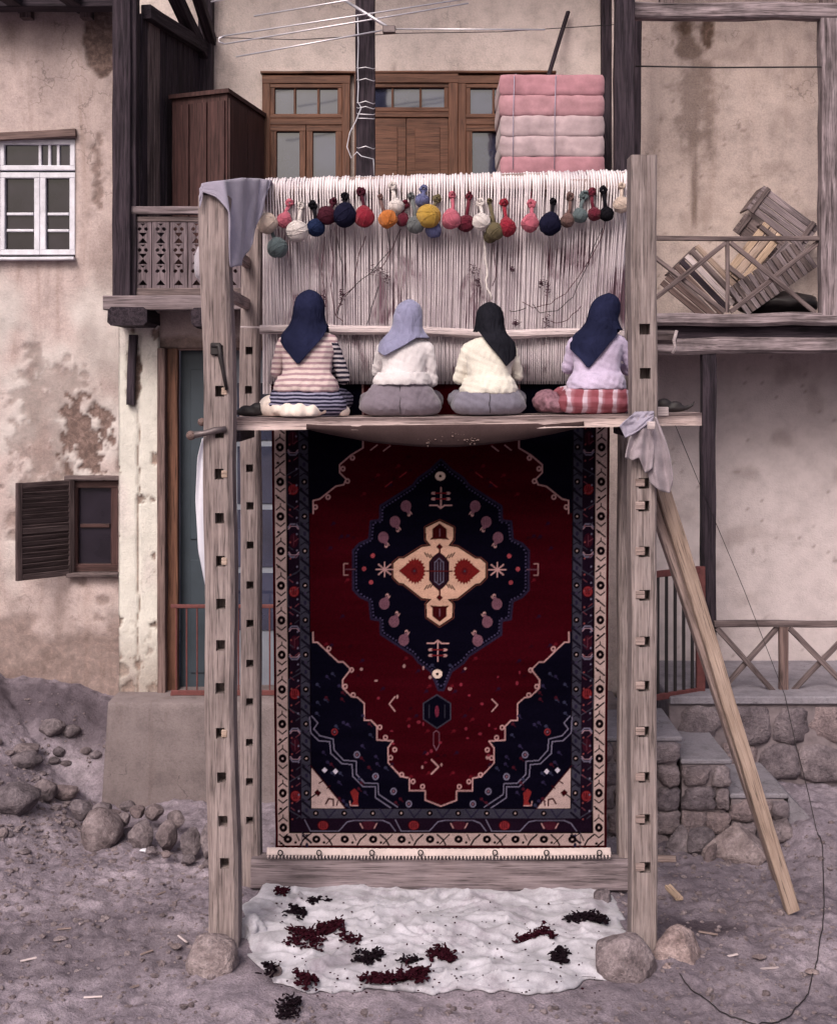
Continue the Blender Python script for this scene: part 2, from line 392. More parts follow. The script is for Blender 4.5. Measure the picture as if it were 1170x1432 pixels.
col = ramp(t, n1, [(.32, L_(.195, .165, .184)), (.5, L_(.272, .232, .252)), (.68, L_(.36, .31, .328))])
col = mix(t, .95, col, ramp(t, n2, [(.28, G(.5)), (.5, G(1)), (.72, G(1.42))]), 'MULTIPLY')
col = mix(t, .6, col, ramp(t, n3, [(.3, G(.6)), (.55, G(1)), (.75, G(1.35))]), 'MULTIPLY')
a = N(t, 'ShaderNodeAttribute'); a.attribute_name = 'damp_shade'
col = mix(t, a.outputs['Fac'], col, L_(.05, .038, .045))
t.links.new(col, b.inputs['Base Color'])
hh = N(t, 'ShaderNodeMath', operation='ADD'); t.links.new(n2, hh.inputs[0]); t.links.new(n3, hh.inputs[1]); bump(t, b, hh.outputs[0], .7, .03)
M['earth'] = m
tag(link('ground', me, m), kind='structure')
GL = GZ.tolist(); XL = xs.tolist(); YL_ = ys.tolist(); G0 = gz(GX, GY).tolist()
from bisect import bisect_right
def _look(T, x, y):
    i = min(max(bisect_right(XL, x) - 1, 0), len(XL) - 2); j = min(max(bisect_right(YL_, y) - 1, 0), len(YL_) - 2)
    u = (x - XL[i]) / (XL[i + 1] - XL[i]); v = (y - YL_[j]) / (YL_[j + 1] - YL_[j])
    return (T[j][i] * (1 - u) + T[j][i + 1] * u) * (1 - v) + (T[j + 1][i] * (1 - u) + T[j + 1][i + 1] * u) * v
def ground_at(x, y): return _look(GL, x, y)
def ground_low(x, y): return _look(G0, x, y)
# loose pebbles and chips (nobody could count them)
mb = MB(); rp = random.Random(5)
bmI = bmesh.new(); bmesh.ops.create_icosphere(bmI, subdivisions=1, radius=1)
IV = [v.co.copy() for v in bmI.verts]; IF = [tuple(v.index for v in f.verts) for f in bmI.faces]; bmI.free()
def pebble(c, r, rr):
    s = Vector((rr.uniform(.7, 1.3), rr.uniform(.7, 1.3), rr.uniform(.35, .8))); a = rr.uniform(0, 6.3); ca, sa = math.cos(a), math.sin(a)
    out = []
    for v in IV:
        k = r * rr.uniform(.72, 1.15); x, y, z = v.x * s.x * k, v.y * s.y * k, v.z * s.z * k
        out.append((c[0] + x * ca - y * sa, c[1] + x * sa + y * ca, c[2] + z))
    return out, IF
for i in range(4500):
    if i < 3600: x, y = rp.uniform(-3.6, 3.6), rp.uniform(-1.4, 1.9)
    else:
        x, y = rp.gauss(-3.35, .5), rp.gauss(2.1, .75)
    if -2.9 < x < 3.4 and y > 2.1: continue
    if y > 3.4: continue
    if -1.4 < x < 1.35 and -.75 < y < .95: continue
    r = abs(rp.gauss(0, .011)) + .005 + (.02 * rp.random() if rp.random() < .05 else 0)
    if i >= 3600: r *= rp.choice((.7, .9, 1.1, 1.5))
    mb.add(pebble((x, y, ground_at(x, y) + r * .15), r, rp))
tag(mb.build('pebbles', M['boulder']), 'loose pebbles and chips scattered over the bare earth', 'gravel', kind='stuff')

# ------------------------------------------------------------------ wall sheets with real relief
def wall_sheet(name, x0, x1, z0, z1, Y, mat, parent, holes=(), peel=None, wash=None, stain=None, cell=.03, thick=.25, rough=.02, seed=0, depth=.022):
    gx = np.unique(np.round(np.concatenate([np.linspace(x0, x1, int((x1 - x0) / cell) + 2)] + [np.array(h[:2]) for h in holes]), 4))
    gzv = np.unique(np.round(np.concatenate([np.linspace(z0, z1, int((z1 - z0) / cell) + 2)] + [np.array(h[2:4]) for h in holes]), 4))
    A, B = np.meshgrid(gx, gzv); nx, nz = len(gx), len(gzv)
    Dp = rough * (fbm(A * .8, B * .8, seed + 1) - .5) * 2 + rough * .35 * (fbm(A * 6, B * 6, seed + 2) - .5)
    pe = np.zeros_like(A) if peel is None else np.clip(peel(A, B), 0, 1)
    wa = np.zeros_like(A) if wash is None else np.clip(wash(A, B), 0, 1)
    st = np.zeros_like(A) if stain is None else np.clip(stain(A, B), 0, 1)
    Dp = Dp - pe * (depth + .03 * (fbm(A * 9, B * 9, seed + 5) - .5))
    cx, cz = (gx[:-1] + gx[1:]) / 2, (gzv[:-1] + gzv[1:]) / 2; CX, CZ = np.meshgrid(cx, cz)
    skip = np.zeros_like(CX, bool)
    for h in holes:
        skip |= (CX > h[0]) & (CX < h[1]) & (CZ > h[2]) & (CZ < h[3])
        Dp = np.where((A >= h[0] - 1e-3) & (A <= h[1] + 1e-3) & (B >= h[2] - 1e-3) & (B <= h[3] + 1e-3), np.clip(Dp, -.01, .01), Dp)
    co = np.stack([A, Y - Dp, B], -1).reshape(-1, 3)
    q = grid_faces(nx, nz, skip)
    idx = np.arange(nx * nz).reshape(nz, nx); ex_co, ex_q = [], []
    base = len(co)
    def skirt(ids, yb):
        nonlocal base
        c = co[ids].copy(); c[:, 1] = yb; ex_co.append(c); n = len(ids); k = np.arange(n - 1)
        ex_q.append(np.stack([ids[:-1], base + k, base + k + 1, ids[1:]], 1)); base += n
    for ids in (idx[0], idx[-1], idx[:, 0], idx[:, -1]): skirt(ids, Y + thick)
    for h in holes:
        i0, i1 = np.searchsorted(gx, h[0] - 1e-3), np.searchsorted(gx, h[1] - 1e-3)
        j0, j1 = np.searchsorted(gzv, h[2] - 1e-3), np.searchsorted(gzv, h[3] - 1e-3)
        i1 = min(i1, nx - 1); j1 = min(j1, nz - 1)
        for ids in (idx[j0, i0:i1 + 1], idx[j1, i0:i1 + 1], idx[j0:j1 + 1, i0], idx[j0:j1 + 1, i1]): skirt(ids, Y + (h[4] if len(h) > 4 else .22))
    ex_co.append(np.array([[x0, Y + thick, z0], [x1, Y + thick, z0], [x1, Y + thick, z1], [x0, Y + thick, z1]]))
    if not holes: ex_q.append(np.array([[base, base + 3, base + 2, base + 1]]))
    co2 = np.concatenate([co] + ex_co); me = np_mesh(name, co2, np.concatenate([q] + ex_q))
    n = len(co2) - len(co); pad = lambda a: np.concatenate([a.ravel(), np.zeros(n)])
    attr(me, 'peel', pad(pe)); attr(me, 'wash', pad(wa)); attr(me, 'stain', pad(st))
    return link(name, me, mat, parent)
def blob(A, B, Y, px, py, rx, ry, seed, sharp=.12, amp=.9, f=7):
    "ragged patch centred on a photo pixel, half sizes in photo pixels"
    s = FOC / (Y + CAM_D); c = P(px, py, Y); d = np.hypot((A - c.x) * s / rx, (B - c.z) * s / ry)
    return sm(1 + sharp, 1 - sharp, d + amp * (fbm(A * f, B * f, seed, 5) - .5) * 2)

# ------------------------------------------------------------------ left house
YL = 3.6
house = thing('plastered_house', 'old earth-plastered house with peeling walls, white window and small shuttered window', 'house', (-4, YL, .6))
def peelL(A, B):
    o = np.zeros_like(A)
    for a in ((62, 590, 42, 85, 3), (118, 610, 30, 48, 4), (88, 545, 26, 32, 9)):
        o = np.maximum(o, blob(A, B, YL, a[0], a[1], a[2], a[3], a[4], .2 if a[0] != 118 else .1, 1.3, 11) * (.5 if a[0] != 118 else 1))
    o = np.maximum(o, blob(A, B, YL, 140, 50, 24, 58, 6, .08, .35))
    o = np.maximum(o, .8 * blob(A, B, YL, 136, 245, 7, 38, 7, .5, 1.6, 14))
    zb = Z(860, YL); o = np.maximum(o, .7 * sm(zb + .12, zb - .3, B + .9 * (fbm(A * 4, B * 4, 8, 5) - .5)))
    o = np.maximum(o, .6 * sm(.68, .76, fbm(A * 5, B * 5, 19, 5)) * sm(Z(420, YL), Z(560, YL), B))
    return o
def washL(A, B):
    return .75 * sm(.42, .62, fbm(A * 1.6, B * 1.3, 15)) * sm(Z(330, YL), Z(450, YL), B) * sm(Z(900, YL), Z(760, YL), B)
def stainL(A, B):
    return .45 * sm(.55, .75, fbm(A * 2.2, B * 1.4, 33)) + .5 * sm(Z(70, YL), Z(0, YL), B) * fbm(A * 4, B * 2, 35)
wu = (-4.22, X(105, YL), Z(360, YL), Z(192, YL), .16)
wlw = (X(97, YL), X(165, YL), Z(800, YL), Z(672, YL), .2)
wall_sheet('wall', -7, X(170, YL), .3, 7.75, YL, M['plaster_l'], house, (wu, wlw), peelL, washL, stainL, .022, .6, .03, 1)
# white casement window
def casement(parent, x0, x1, z0, z1, Y, mat, pane, cols, rows, bar, name='window', depth=.06, panes_mat=None):
    "frame + bars + individual panes as sub-parts of one window part"
    mb = MB(); f = bar
    fr = None
    root = box(name, (x0, Y, z0), (x1, Y + .02, z0 + .02), mat, parent, 0.002)
    beam('frame', (x0, Y, z0 + f / 2), (x1, Y, z0 + f / 2), depth, f, mat, root, jit=.001); beam('frame', (x0, Y, z1 - f / 2), (x1, Y, z1 - f / 2), depth, f, mat, root, jit=.001)
    beam('frame', (x0 + f / 2, Y + .001, z0 + f), (x0 + f / 2, Y + .001, z1 - f), f, depth, mat, root, up=(0, 1, 0), jit=.001)
    beam('frame', (x1 - f / 2, Y + .001, z0 + f), (x1 - f / 2, Y + .001, z1 - f), f, depth, mat, root, up=(0, 1, 0), jit=.001)
    cs = [x0 + f] + [x0 + (x1 - x0) * c for c in cols] + [x1 - f]; rs = [z0 + f] + [z0 + (z1 - z0) * r for r in rows] + [z1 - f]
    for c in cs[1:-1]: beam('bar', (c, Y + .008, rs[0]), (c, Y + .008, rs[-1]), bar * .55, depth * .6, mat, root, up=(0, 1, 0), jit=.001)
    for i in range(len(cs) - 1):
        for r in rs[1:-1]: beam('bar', (cs[i] + bar * .27, Y + .008, r), (cs[i + 1] - bar * .27, Y + .008, r), depth * .5, bar * .5, mat, root, jit=.001)
        for j in range(len(rs) - 1):
            box('pane', (cs[i], Y + .022, rs[j]), (cs[i + 1], Y + .028, rs[j + 1]), pane, root, 0)
    return root
YW = YL + .06
xm = X(54, YL); x1 = wu[1]
w = tag(casement(house, wu[0] + .0, xm, Z(356, YL), Z(240, YL), YW, M['white_paint'], M['pane'], [], [.30, .50], .055), 'white casement with dark panes and cross bars')
casement(house, xm + .004, x1 - .01, Z(356, YL), Z(240, YL), YW, M['white_paint'], M['pane'], [], [.30, .50], .055)
casement(house, wu[0], x1 - .01, Z(237, YL), Z(193.5, YL), YW, M['white_paint'], M['pane'], [.53, .655, .77], [], .05)
beam('lintel', P(-30, 193, YL) + Vector((0, -.02, 0)), P(107, 186, YL) + Vector((0, -.02, 0)), .07, .075, M['jamb_x'], house)
beam('window_sill', P(-30, 362, YL) + Vector((0, -.03, 0)), P(106, 362, YL) + Vector((0, -.03, 0)), .1, .03, M['white_paint'], house)
# small brown window and its open louvred shutter
casement(house, wlw[0], wlw[1], wlw[2], wlw[3], YL + .05, M['ward_x'], M['pane'], [], [.5], .075, depth=.07)
beam('window_sill', P(96, 803, YL) + Vector((0, -.04, 0)), P(168, 803, YL) + Vector((0, -.04, 0)), .12, .04, M['mid_x'], house)
beam('lintel', P(92, 668, YL) + Vector((0, -.015, 0)), P(168, 668, YL) + Vector((0, -.015, 0)), .09, .045, M['mid_x'], house)
sp = Vector((wlw[0] + .03, YL - .05, 0)); sw = .54; ang = math.radians(180 + 44)
dirv = Vector((math.cos(ang), math.sin(ang), 0)); zb, zt = wlw[2] - .02, wlw[3] + .01
SD = Matrix.Identity(4)
sh = beam('shutter', sp + Vector((0, 0, zb)), sp + Vector((0, 0, zt)), .06, .035, M['shutter_x'], house, up=(dirv.y, -dirv.x, 0), jit=.002)
tag(sh, 'dark louvred shutter swung open')
e = sp + dirv * sw; upn = (dirv.y, -dirv.x, 0)
beam('frame', e + Vector((0, 0, zb)), e + Vector((0, 0, zt)), .06, .035, M['shutter_x'], sh, up=upn, jit=.002)
for z in (zb + .03, (zb + zt) / 2, zt - .03):
    beam('frame', sp + dirv * .03 + Vector((0, 0, z)), e - dirv * .03 + Vector((0, 0, z)), .03, .06, M['shutter_x'], sh, jit=.002)
for k in range(16):
    z = zb + .045 + (zt - zb - .09) * (k + .5) / 16
    beam('slat', sp + dirv * .025 + Vector((0, 0, z)), e - dirv * .025 + Vector((0, 0, z)), .066, .008, M['shutter_x'], sh, jit=.001, roll=1.12, seg=2)
box('dark_backing', (-4.6, YL + .32, 1.6), (X(166, YL) - .34, YL + .36, 7.0), M['dark_iron'], house, 0)  # dark sheet added behind the openings, stands in for the unlit room
# eaves
for px, Yr in ((28, 3.0), (112, 3.0)):
    beam('rafter', P(px - 28, -18, 2.7), P(px + 8, 24, YL + .1) + Vector((0, .3, .12)), .14, .14, M['dark_x'], house)
    beam('rafter_block', P(px + 10, 26, YL - .06), P(px + 10, 4, YL - .06), .11, .12, M['mid_x'], house, up=(0, 1, 0))
beam('wall_plate', (-7, 3.3, Z(2, 3.3)), (X(165, 3.3), 3.3, Z(0, 3.3)), .2, .17, M['dark_x'], house)
wall_top = box('roof', (-7.2, 3.2, 7.62), (-3.02, 7, 7.78), M['dark_x'], house, .01)
box('side_wall', (-3.35, 3.98, .3), (X(168, YL) - .01, 7, 7.6), M['plaster_l'], house, .01)

# ------------------------------------------------------------------ middle house: ground-floor front, plinth, porch wall
YP = 3.3
mid = thing('porch_house', 'house with whitewashed doorway below and timber porch above, behind the loom', 'house', (-1, YP, .9))
def peelW(A, B):
    o = blob(A, B, YP, 186, 520, 9, 48, 41, .2, .8, 12)
    o = np.maximum(o, .7 * sm(.60, .68, fbm(A * 9, B * 7, 42, 5)) * sm(Z(820, YP), Z(950, YP), B))
    o = np.maximum(o, .9 * sm(.69, .73, fbm(A * 8, B * 5, 44, 5)))
    xc = X(193, YP) + .05 * (fbm(A * 0 + 3, B * 5, 45, 4) - .5)
    o = np.maximum(o, .9 * sm(.012, .004, np.abs(A - xc)) * sm(Z(560, YP), Z(600, YP), B))
    return o
wall_sheet('pillar', X(166, YP), X(221, YP), .93, Z(425, YP), YP, M['whitewash'], mid, (), peelW, lambda A, B: .9 * sm(.3, .55, fbm(A * 3, B * 1.4, 46)), lambda A, B: .55 * sm(Z(850, YP), Z(960, YP), B), .018, .6, .028, 5)
beam('corner_timber', P(187, 468, YP - .03), P(184, 566, YP - .03), .075, .07, M['dark_x'], mid, jit=.012)
wall_sheet('door_lintel_wall', X(190, 3.36), X(520, 3.36), Z(486, 3.36), 4.66, 3.36, M['plaster_l'], mid, (), lambda A, B: .8 * sm(Z(466, 3.36), Z(474, 3.36), B + .12 * (fbm(A * 6, B * 2, 48) - .5)), None, None, .03, .4, .02, 8)
wall_sheet('front_wall', X(430, 3.36), 2.02, .9, 4.66, 3.36, M['plaster_r'], mid, (), None, None, None, .06, .4, .02, 9)
# door
xd0 = X(221, YP)
beam('door_post', (xd0 + .035, YP + .03, .93), (xd0 + .035, YP + .03, Z(487, YP)), .075, .12, M['jamb_x'], mid, up=(0, 1, 0))
beam('door_post', (xd0 + .12, YP + .12, .93), (xd0 + .12, YP + .12, Z(487, YP)), .1, .1, M['brown_x'], mid, up=(0, 1, 0))
xd1 = X(428, 3.36)
beam('door_head', (xd0 + .1, YP + .16, Z(487, YP) + .02), (xd1, YP + .16, Z(487, YP) + .02), .1, .07, M['jamb_x'], mid)
dr = box('door', (xd0 + .17, YP + .22, .95), (X(322, 3.5), YP + .26, Z(488, YP)), M['teal'], mid, .004); tag(dr, 'dark teal painted door leaf')
for z0, z1 in ((1.1, 2.2), (2.4, 4.05)): box('panel', (xd0 + .27, YP + .205, z0), (X(316, 3.5), YP + .219, z1), M['teal'], dr, .008)
d2 = box('door', (X(323, 3.5), YP + .30, .95), (xd1, YP + .34, Z(488, YP)), M['teal_pale'], mid, .004); tag(d2, 'pale glazed door leaf')
for i in range(4):
    z0 = 1.5 + i * .62
    for j in range(3):
        box('pane', (X(330, 3.5) + j * .22, YP + .285, z0), (X(330, 3.5) + j * .22 + .19, YP + .299, z0 + .56), M['pane_sky'], d2, .003)
# low red railing across the doorway
rl = thing('door_railing', 'low red-brown iron railing across the teal doorway', 'railing', (-2, 3.17, .93))
zr0, zr1 = Z(969, 3.17), Z(848, 3.17)
beam('rail', (xd0 + .15, 3.17, zr1), (xd1, 3.17, zr1), .03, .035, M['red_paint'], rl, jit=.001); beam('rail', (xd0 + .15, 3.17, zr0), (xd1, 3.17, zr0), .03, .05, M['red_paint'], rl, jit=.001)
k = 0
while xd0 + .2 + k * .098 < xd1:
    x = xd0 + .2 + k * .098; beam('bar', (x, 3.17, zr0), (x, 3.17, zr1), .014, .014, M['red_paint'], rl, up=(0, 1, 0), jit=.001, seg=2); k += 1
beam('foot', (xd0 + .16, 3.17, .93), (xd0 + .16, 3.17, zr0), .03, .03, M['red_paint'], rl, up=(0, 1, 0)); beam('foot', (xd1 - .02, 3.17, .93), (xd1 - .02, 3.17, zr0), .03, .03, M['red_paint'], rl, up=(0, 1, 0))
# cement plinth with a battered face
pl0, pl1 = X(151, 2.9), 1.75
gx = np.linspace(0, 1, 90); gzz = np.linspace(0, 1, 26); A, B = np.meshgrid(gx, gzz)
PX = pl0 - .05 * (1 - B) + A * (pl1 - pl0 + .05 * (1 - B)); PZ = -.3 + B * (Z(986, 2.9) + .3)
PY = 2.78 + .12 * B - .03 * (fbm(PX * 2, PZ * 2, 51) - .5)
co = np.stack([PX, PY, PZ], -1).reshape(-1, 3); q = grid_faces(90, 26); n = len(co); idx = np.arange(n).reshape(26, 90)
top = co[idx[-1]].copy(); top[:, 1] += .02; top[:, 2] += .022
bk = top.copy(); bk[:, 1] = 3.95; k = np.arange(89)
q = np.concatenate([q, np.stack([idx[-1][:-1], idx[-1][1:], n + k + 1, n + k], 1), np.stack([n + k, n + k + 1, n + 90 + k + 1, n + 90 + k], 1)])
lf = co[idx[:, 0]].copy(); lf[:, 1] = 3.95; kk = np.arange(25)
q = np.concatenate([q, np.stack([idx[:-1, 0], idx[1:, 0], n + 180 + kk + 1, n + 180 + kk], 1)])
link('plinth', np_mesh('plinth', np.concatenate([co, top, bk, lf]), q), M['concrete'], mid)
# porch back wall with its door and windows
YB = 4.6
wall_sheet('porch_wall', X(150, YB), X(862, YB), 4.5, 10.4, YB, M['plaster_c'], mid, (), None, lambda A, B: .25 * fbm(A * 2, B * 2, 61), lambda A, B: .5 * blob(A, B, YB, 552, 98, 3, 12, 63, .4, .3), .04, .3, .012, 12)
zf = 4.66
def frame_rect(parent, x0, x1, z0, z1, Y, b, mat, d=.09):
    beam('frame', (x0 + b / 2, Y, z0), (x0 + b / 2, Y, z1 - b), b, d, mat, parent, up=(0, 1, 0), jit=.001); beam('frame', (x1 - b / 2, Y, z0), (x1 - b / 2, Y, z1 - b), b, d, mat, parent, up=(0, 1, 0), jit=.001)
    beam('frame', (x0, Y - .004, z1 - b / 2), (x1, Y - .004, z1 - b / 2), d, b, mat, parent, jit=.001)
ja = M['brown_x']
zt = Z(108, YB)
for (a, b_) in ((368, 490), (640, 775)):
    fr = beam('window_surround', (X(a, YB), YB - .05, Z(172, YB)), (X(b_, YB), YB - .05, Z(172, YB)), .08, .07, ja, mid, jit=.001)
    frame_rect(fr, X(a, YB), X(b_, YB), zf, zt, YB - .052, .085, ja)
    casement(mid, X(a, YB) + .085, X(b_, YB) - .085, Z(167, YB), zt - .085, YB - .06, ja, M['pane_sky'], [.34, .67], [], .045, 'transom_window')
    xm_ = (X(a, YB) + X(b_, YB)) / 2
    for (u, v_) in ((X(a, YB) + .085, xm_ - .004), (xm_ + .004, X(b_, YB) - .085)):
        casement(mid, u, v_, zf + .35, Z(177, YB), YB - .06, ja, M['pane_sky'], [], [.3, .62], .065)
    box('kick_panel', (X(a, YB) + .085, YB - .07, zf), (X(b_, YB) - .085, YB - .03, zf + .34), ja, mid)
fr = beam('door_surround', (X(496, YB), YB - .05, Z(162, YB)), (X(638, YB), YB - .05, Z(162, YB)), .08, .06, ja, mid, jit=.001)
frame_rect(fr, X(496, YB), X(640, YB), zf, zt + .02, YB - .056, .1, ja, .1)
casement(mid, X(496, YB) + .1, X(640, YB) - .1, Z(158, YB), zt - .08, YB - .06, ja, M['pane_sky'], [.34, .67], [], .045, 'transom_window')
for (a, b_) in ((X(496, YB) + .1, X(568, YB) - .003), (X(568, YB) + .003, X(640, YB) - .1)):
    lf = box('door', (a, YB - .07, zf), (b_, YB - .03, Z(166, YB)), ja, mid, .004)
    for (z0, z1) in ((zf + .15, zf + .75), (zf + .9, Z(166, YB) - .1)):
        box('panel', (a + .09, YB - .082, z0), (b_ - .09, YB - .071, z1), ja, lf, .008)
        MBp = None
beam('cornice', (X(366, YB), YB - .06, zt + .03), (X(776, YB), YB - .06, zt + .035), .12, .025, ja, mid)
# side wall of vertical boards on the left of the porch
bx0, by0, bx1, by1 = X(196, 3.1), 3.12, X(285, YB), 4.55
nb = 11
for i in range(nb):
    a = i / nb; b_ = (i + 1) / nb - .008
    xa, ya = bx0 + (bx1 - bx0) * (a + b_) / 2, by0 + (by1 - by0) * (a + b_) / 2
    wd = math.hypot(bx1 - bx0, by1 - by0) * (b_ - a)
    beam('board', (xa, ya, 4.68), (xa, ya, 7.42 - R.random() * .05), wd, .03, M['mid_x' if i in (1, 2) else 'dark_x'], mid, up=((by1 - by0), -(bx1 - bx0), 0), jit=.003)
for za, zb_ in ((7.42, 7.42), ):
    beam('top_rail', (bx0 + .05, by0, za), (bx1 + .05, by1, zb_), .1, .13, M['dark_x'], mid)
beam('brace', (X(196, 3.1) + .1, 3.2, 8.0), (X(285, YB) + .02, 4.5, 7.35), .12, .12, M['dark_x'], mid)
beam('brace', (X(232, 3.1) + .12, 3.2, 8.1), (X(285, YB) + .1, 4.5, 7.5), .1, .1, M['dark_x'], mid)
beam('wall_post', (X(288, 4.5), 4.5, 4.66), (X(288, 4.5), 4.5, 9.6), .15, .12, M['dark_x'], mid, up=(0, 1, 0))
beam('wall_post', (X(851, 4.5), 4.5, 4.66), (X(851, 4.5), 4.5, 9.6), .16, .12, M['dark_x'], mid, up=(0, 1, 0))
box('return_wall', (X(852, 4.6), 4.4, 4.6), (X(852, 4.6) + .28, 4.7, 9.7), M['plaster_c'], mid)
# roof of the porch
for k in range(9):
    x = -2.8 + k * .58; beam('rafter', (x, 2.75, 9.35), (x, 4.9, 9.85), .1, .12, M['dark_x'], mid)
for k in range(14):
    y = 2.7 + k * .17; zz = 9.43 + (y - 2.75) * .232
    beam('roof_board', (-3.02, y, zz), (2.1, y, zz), .16, .025, M['dark_x'], mid, seg=3)
# stick leaning on the porch wall
st = thing('leaning_stick', 'dark stick leaning on the porch wall beside the pink bedding', 'stick', P(765, 100, 4.35))
beam('stick', P(760, 128, 4.2), P(794, 16, 4.52), .045, .03, M['dark_x'], st, jit=.002)

# ------------------------------------------------------------------ timber balcony in front of the porch
YF = 2.9
bal = thing('wooden_balcony', 'dark timber balcony with fretwork railing and tall posts above the doorway', 'balcony', (-.6, YF, 4.5))
for px, w_, o_ in ((172, .165, 0), (187, .05, .05)):
    p = beam('post', (X(px, YF), YF + o_, 4.72), (X(px, YF), YF + o_, 9.4), w_, .15, M['dark_x'], bal, up=(0, 1, 0), jit=.005)
for px in (511, 872):
    beam('post', (X(px, YF), YF, 4.72), (X(px, YF), YF, 9.4), .175, .16, M['dark_x'], bal, up=(0, 1, 0), jit=.005)
zfl = Z(424, YF)
for k in range(5):
    beam('floor_plank', (X(150, YF), YF - .02 + .19 + k * .37, 4.68), (2.02, YF - .02 + .19 + k * .37, 4.68), .36, .05, M['dark_x'], bal)
beam('edge_beam', (X(148, YF), YF - .05, zfl), (2.02, YF - .05, zfl), .12, .13, M['beam_x'], bal)
for px in (182, 285, 430, 580, 730, 860):
    beam('joist', (X(px, YF), YF - .14, Z(444, YF)), (X(px, YF), YF + 1.2, Z(444, YF)), .2 if px > 200 else .36, .17, M['dark_x'], bal, jit=.012, ch=.03)
beam('handrail', (X(178, YF), YF + .02, Z(294, YF)), (X(500, YF), YF + .02, Z(294, YF)), .1, .07, M['fret'] if False else M['beam_x'], bal)
beam('rail', (X(185, YF), YF + .03, Z(306, YF)), (X(500, YF), YF + .03, Z(306, YF)), .05, .05, M['mid_x'], bal)
beam('rail', (X(185, YF), YF + .03, Z(409, YF)), (X(500, YF), YF + .03, Z(409, YF)), .05, .09, M['mid_x'], bal)
def fret_mesh(w, h):
    cu = bpy.data.curves.new('fret', 'CURVE'); cu.dimensions = '2D'; cu.fill_mode = 'BOTH'; cu.extrude = .012
    def poly(pts):
        s = cu.splines.new('POLY'); s.points.add(len(pts) - 1); s.use_cyclic_u = True
        for i, (x, y) in enumerate(pts): s.points[i].co = (x, y, 0, 1)
    poly([(-w/2, 0), (w/2, 0), (w/2, h), (-w/2, h)])
    u = h / 100.0; hw = w * .30
    for base in (6, 37, 68):
        b0 = base * u
        poly([(-hw * .9, b0), (hw * .9, b0), (0, b0 + 8 * u)])
        poly([(-hw * .8, b0 + 15.5 * u), (0, b0 + 8.8 * u), (hw * .8, b0 + 15.5 * u)]) if base != 6 else None
        for s in (-1, 1):
            poly([(s * .012, b0 + 20 * u), (s * hw * .7, b0 + 17.5 * u), (s * hw * 1.05, b0 + 20.5 * u), (s * hw * .7, b0 + 24 * u), (s * .012, b0 + 22.5 * u)])
        poly([(-hw * .55, b0 + 29 * u), (0, b0 + 25.5 * u), (hw * .55, b0 + 29 * u)])
    o = bpy.data.objects.new('tmp', cu); COL.objects.link(o); me = bake(o); me.transform(Matrix.Rotation(math.radians(90), 4, 'X')); return me
zb0, zb1 = Z(404, YF), Z(309, YF)
fm = fret_mesh(.158, zb1 - zb0); fm.materials.clear(); fm.materials.append(M['fret'])
for k in range(13):
    link('baluster_board', fm, None, bal, matrix=Matrix.Translation((X(199, YF) + k * .1655, YF + .03, zb0)))

# ------------------------------------------------------------------ right house with its balcony
YR = 4.4; YRF = 3.2
rh = thing('balcony_house', 'pale plastered house with a log balcony and lattice railings, right of the loom', 'house', (3.5, YR, .9))
def stainR(A, B):
    s = blob(A, B, YR, 965, 60, 16, 40, 71, .4, 1.0, 8) * .8
    xc = X(970, YR) + .03 * (fbm(A * 0 + 1, B * 6, 72) - .5)
    s = np.maximum(s, .75 * sm(.07, .015, np.abs(A - xc)) * sm(Z(340, YR), Z(300, YR), B) * sm(Z(60, YR), Z(110, YR), B) * (.4 + .8 * fbm(A * 20, B * 3, 73)))
    s = np.maximum(s, .55 * blob(A, B, YR, 972, 150, 26, 60, 74, .6, 1.5, 12))
    s = np.maximum(s, .3 * sm(.58, .8, fbm(A * 3, B * 3, 75)))
    s = np.maximum(s, .5 * sm(.80, .84, fbm(A * 13, B * 13, 77, 3)))
    return s
wall_sheet('wall', X(884, YR), 7, .9, 9.6, YR, M['plaster_r'], rh, (), lambda A, B: np.maximum(blob(A, B, YR, 958, 38, 10, 14, 76, .1, .7, 9), blob(A, B, YR, 990, 42, 12, 20, 78, .1, .7, 9)), lambda A, B: .85 * sm(4.4, 3.9, B), stainR, .03, .3, .015, 21)
box('skirting', (X(930, YR), YR - .03, .9), (7, YR - .012, Z(948, YR)), M['cement'], rh, .004)
def log(name, p0, p1, r, mat, parent): return beam(name, p0, p1, r * 2, r * 2, mat, parent, jit=.012, ch=r * .55, seg=14)
xl, xr = X(905, YRF), 6.8
beam('floor_beam', (xl, YRF, Z(447, YRF)), (xr, YRF, Z(447, YRF)), .14, .12, M['streak_x'], rh, jit=.012, ch=.03, seg=14)
beam('floor_beam', (xl, YRF + .02, Z(483, YRF)), (xr, YRF + .02, Z(483, YRF)), .14, .15, M['streak_x'], rh, jit=.012, ch=.03, seg=14)
beam('joist_board', (xl, YRF + .06, Z(465, YRF)), (xr, YRF + .06, Z(465, YRF)), .04, .13, M['dark_x'], rh)
for k in range(4): beam('floor_plank', (xl, YRF + .2 + k * .29, Z(452, YRF)), (xr, YRF + .2 + k * .29, Z(452, YRF)), .28, .04, M['dark_x'], rh)
for k in range(7): beam('joist', (2.3 + k * .65, YRF + .09, Z(470, YRF)), (2.3 + k * .65, YR + .1, Z(470, YRF)), .1, .11, M['dark_x'], rh)
beam('top_beam', (X(878, YRF), YRF, Z(16, YRF)), (xr, YRF, Z(16, YRF)), .15, .15, M['streak_x'], rh, jit=.01, ch=.02)
beam('post', (X(1158, YRF), YRF, Z(441, YRF)), (X(1158, YRF), YRF, Z(27, YRF)), .17, .14, M['streak_x'], rh, up=(0, 1, 0), jit=.01)
beam('wall_post', (X(889, 4.0), 4.0, 4.6), (X(891, 4.0), 4.0, 7.6), .07, .1, M['dark_x'], rh, up=(0, 1, 0), jit=.006)
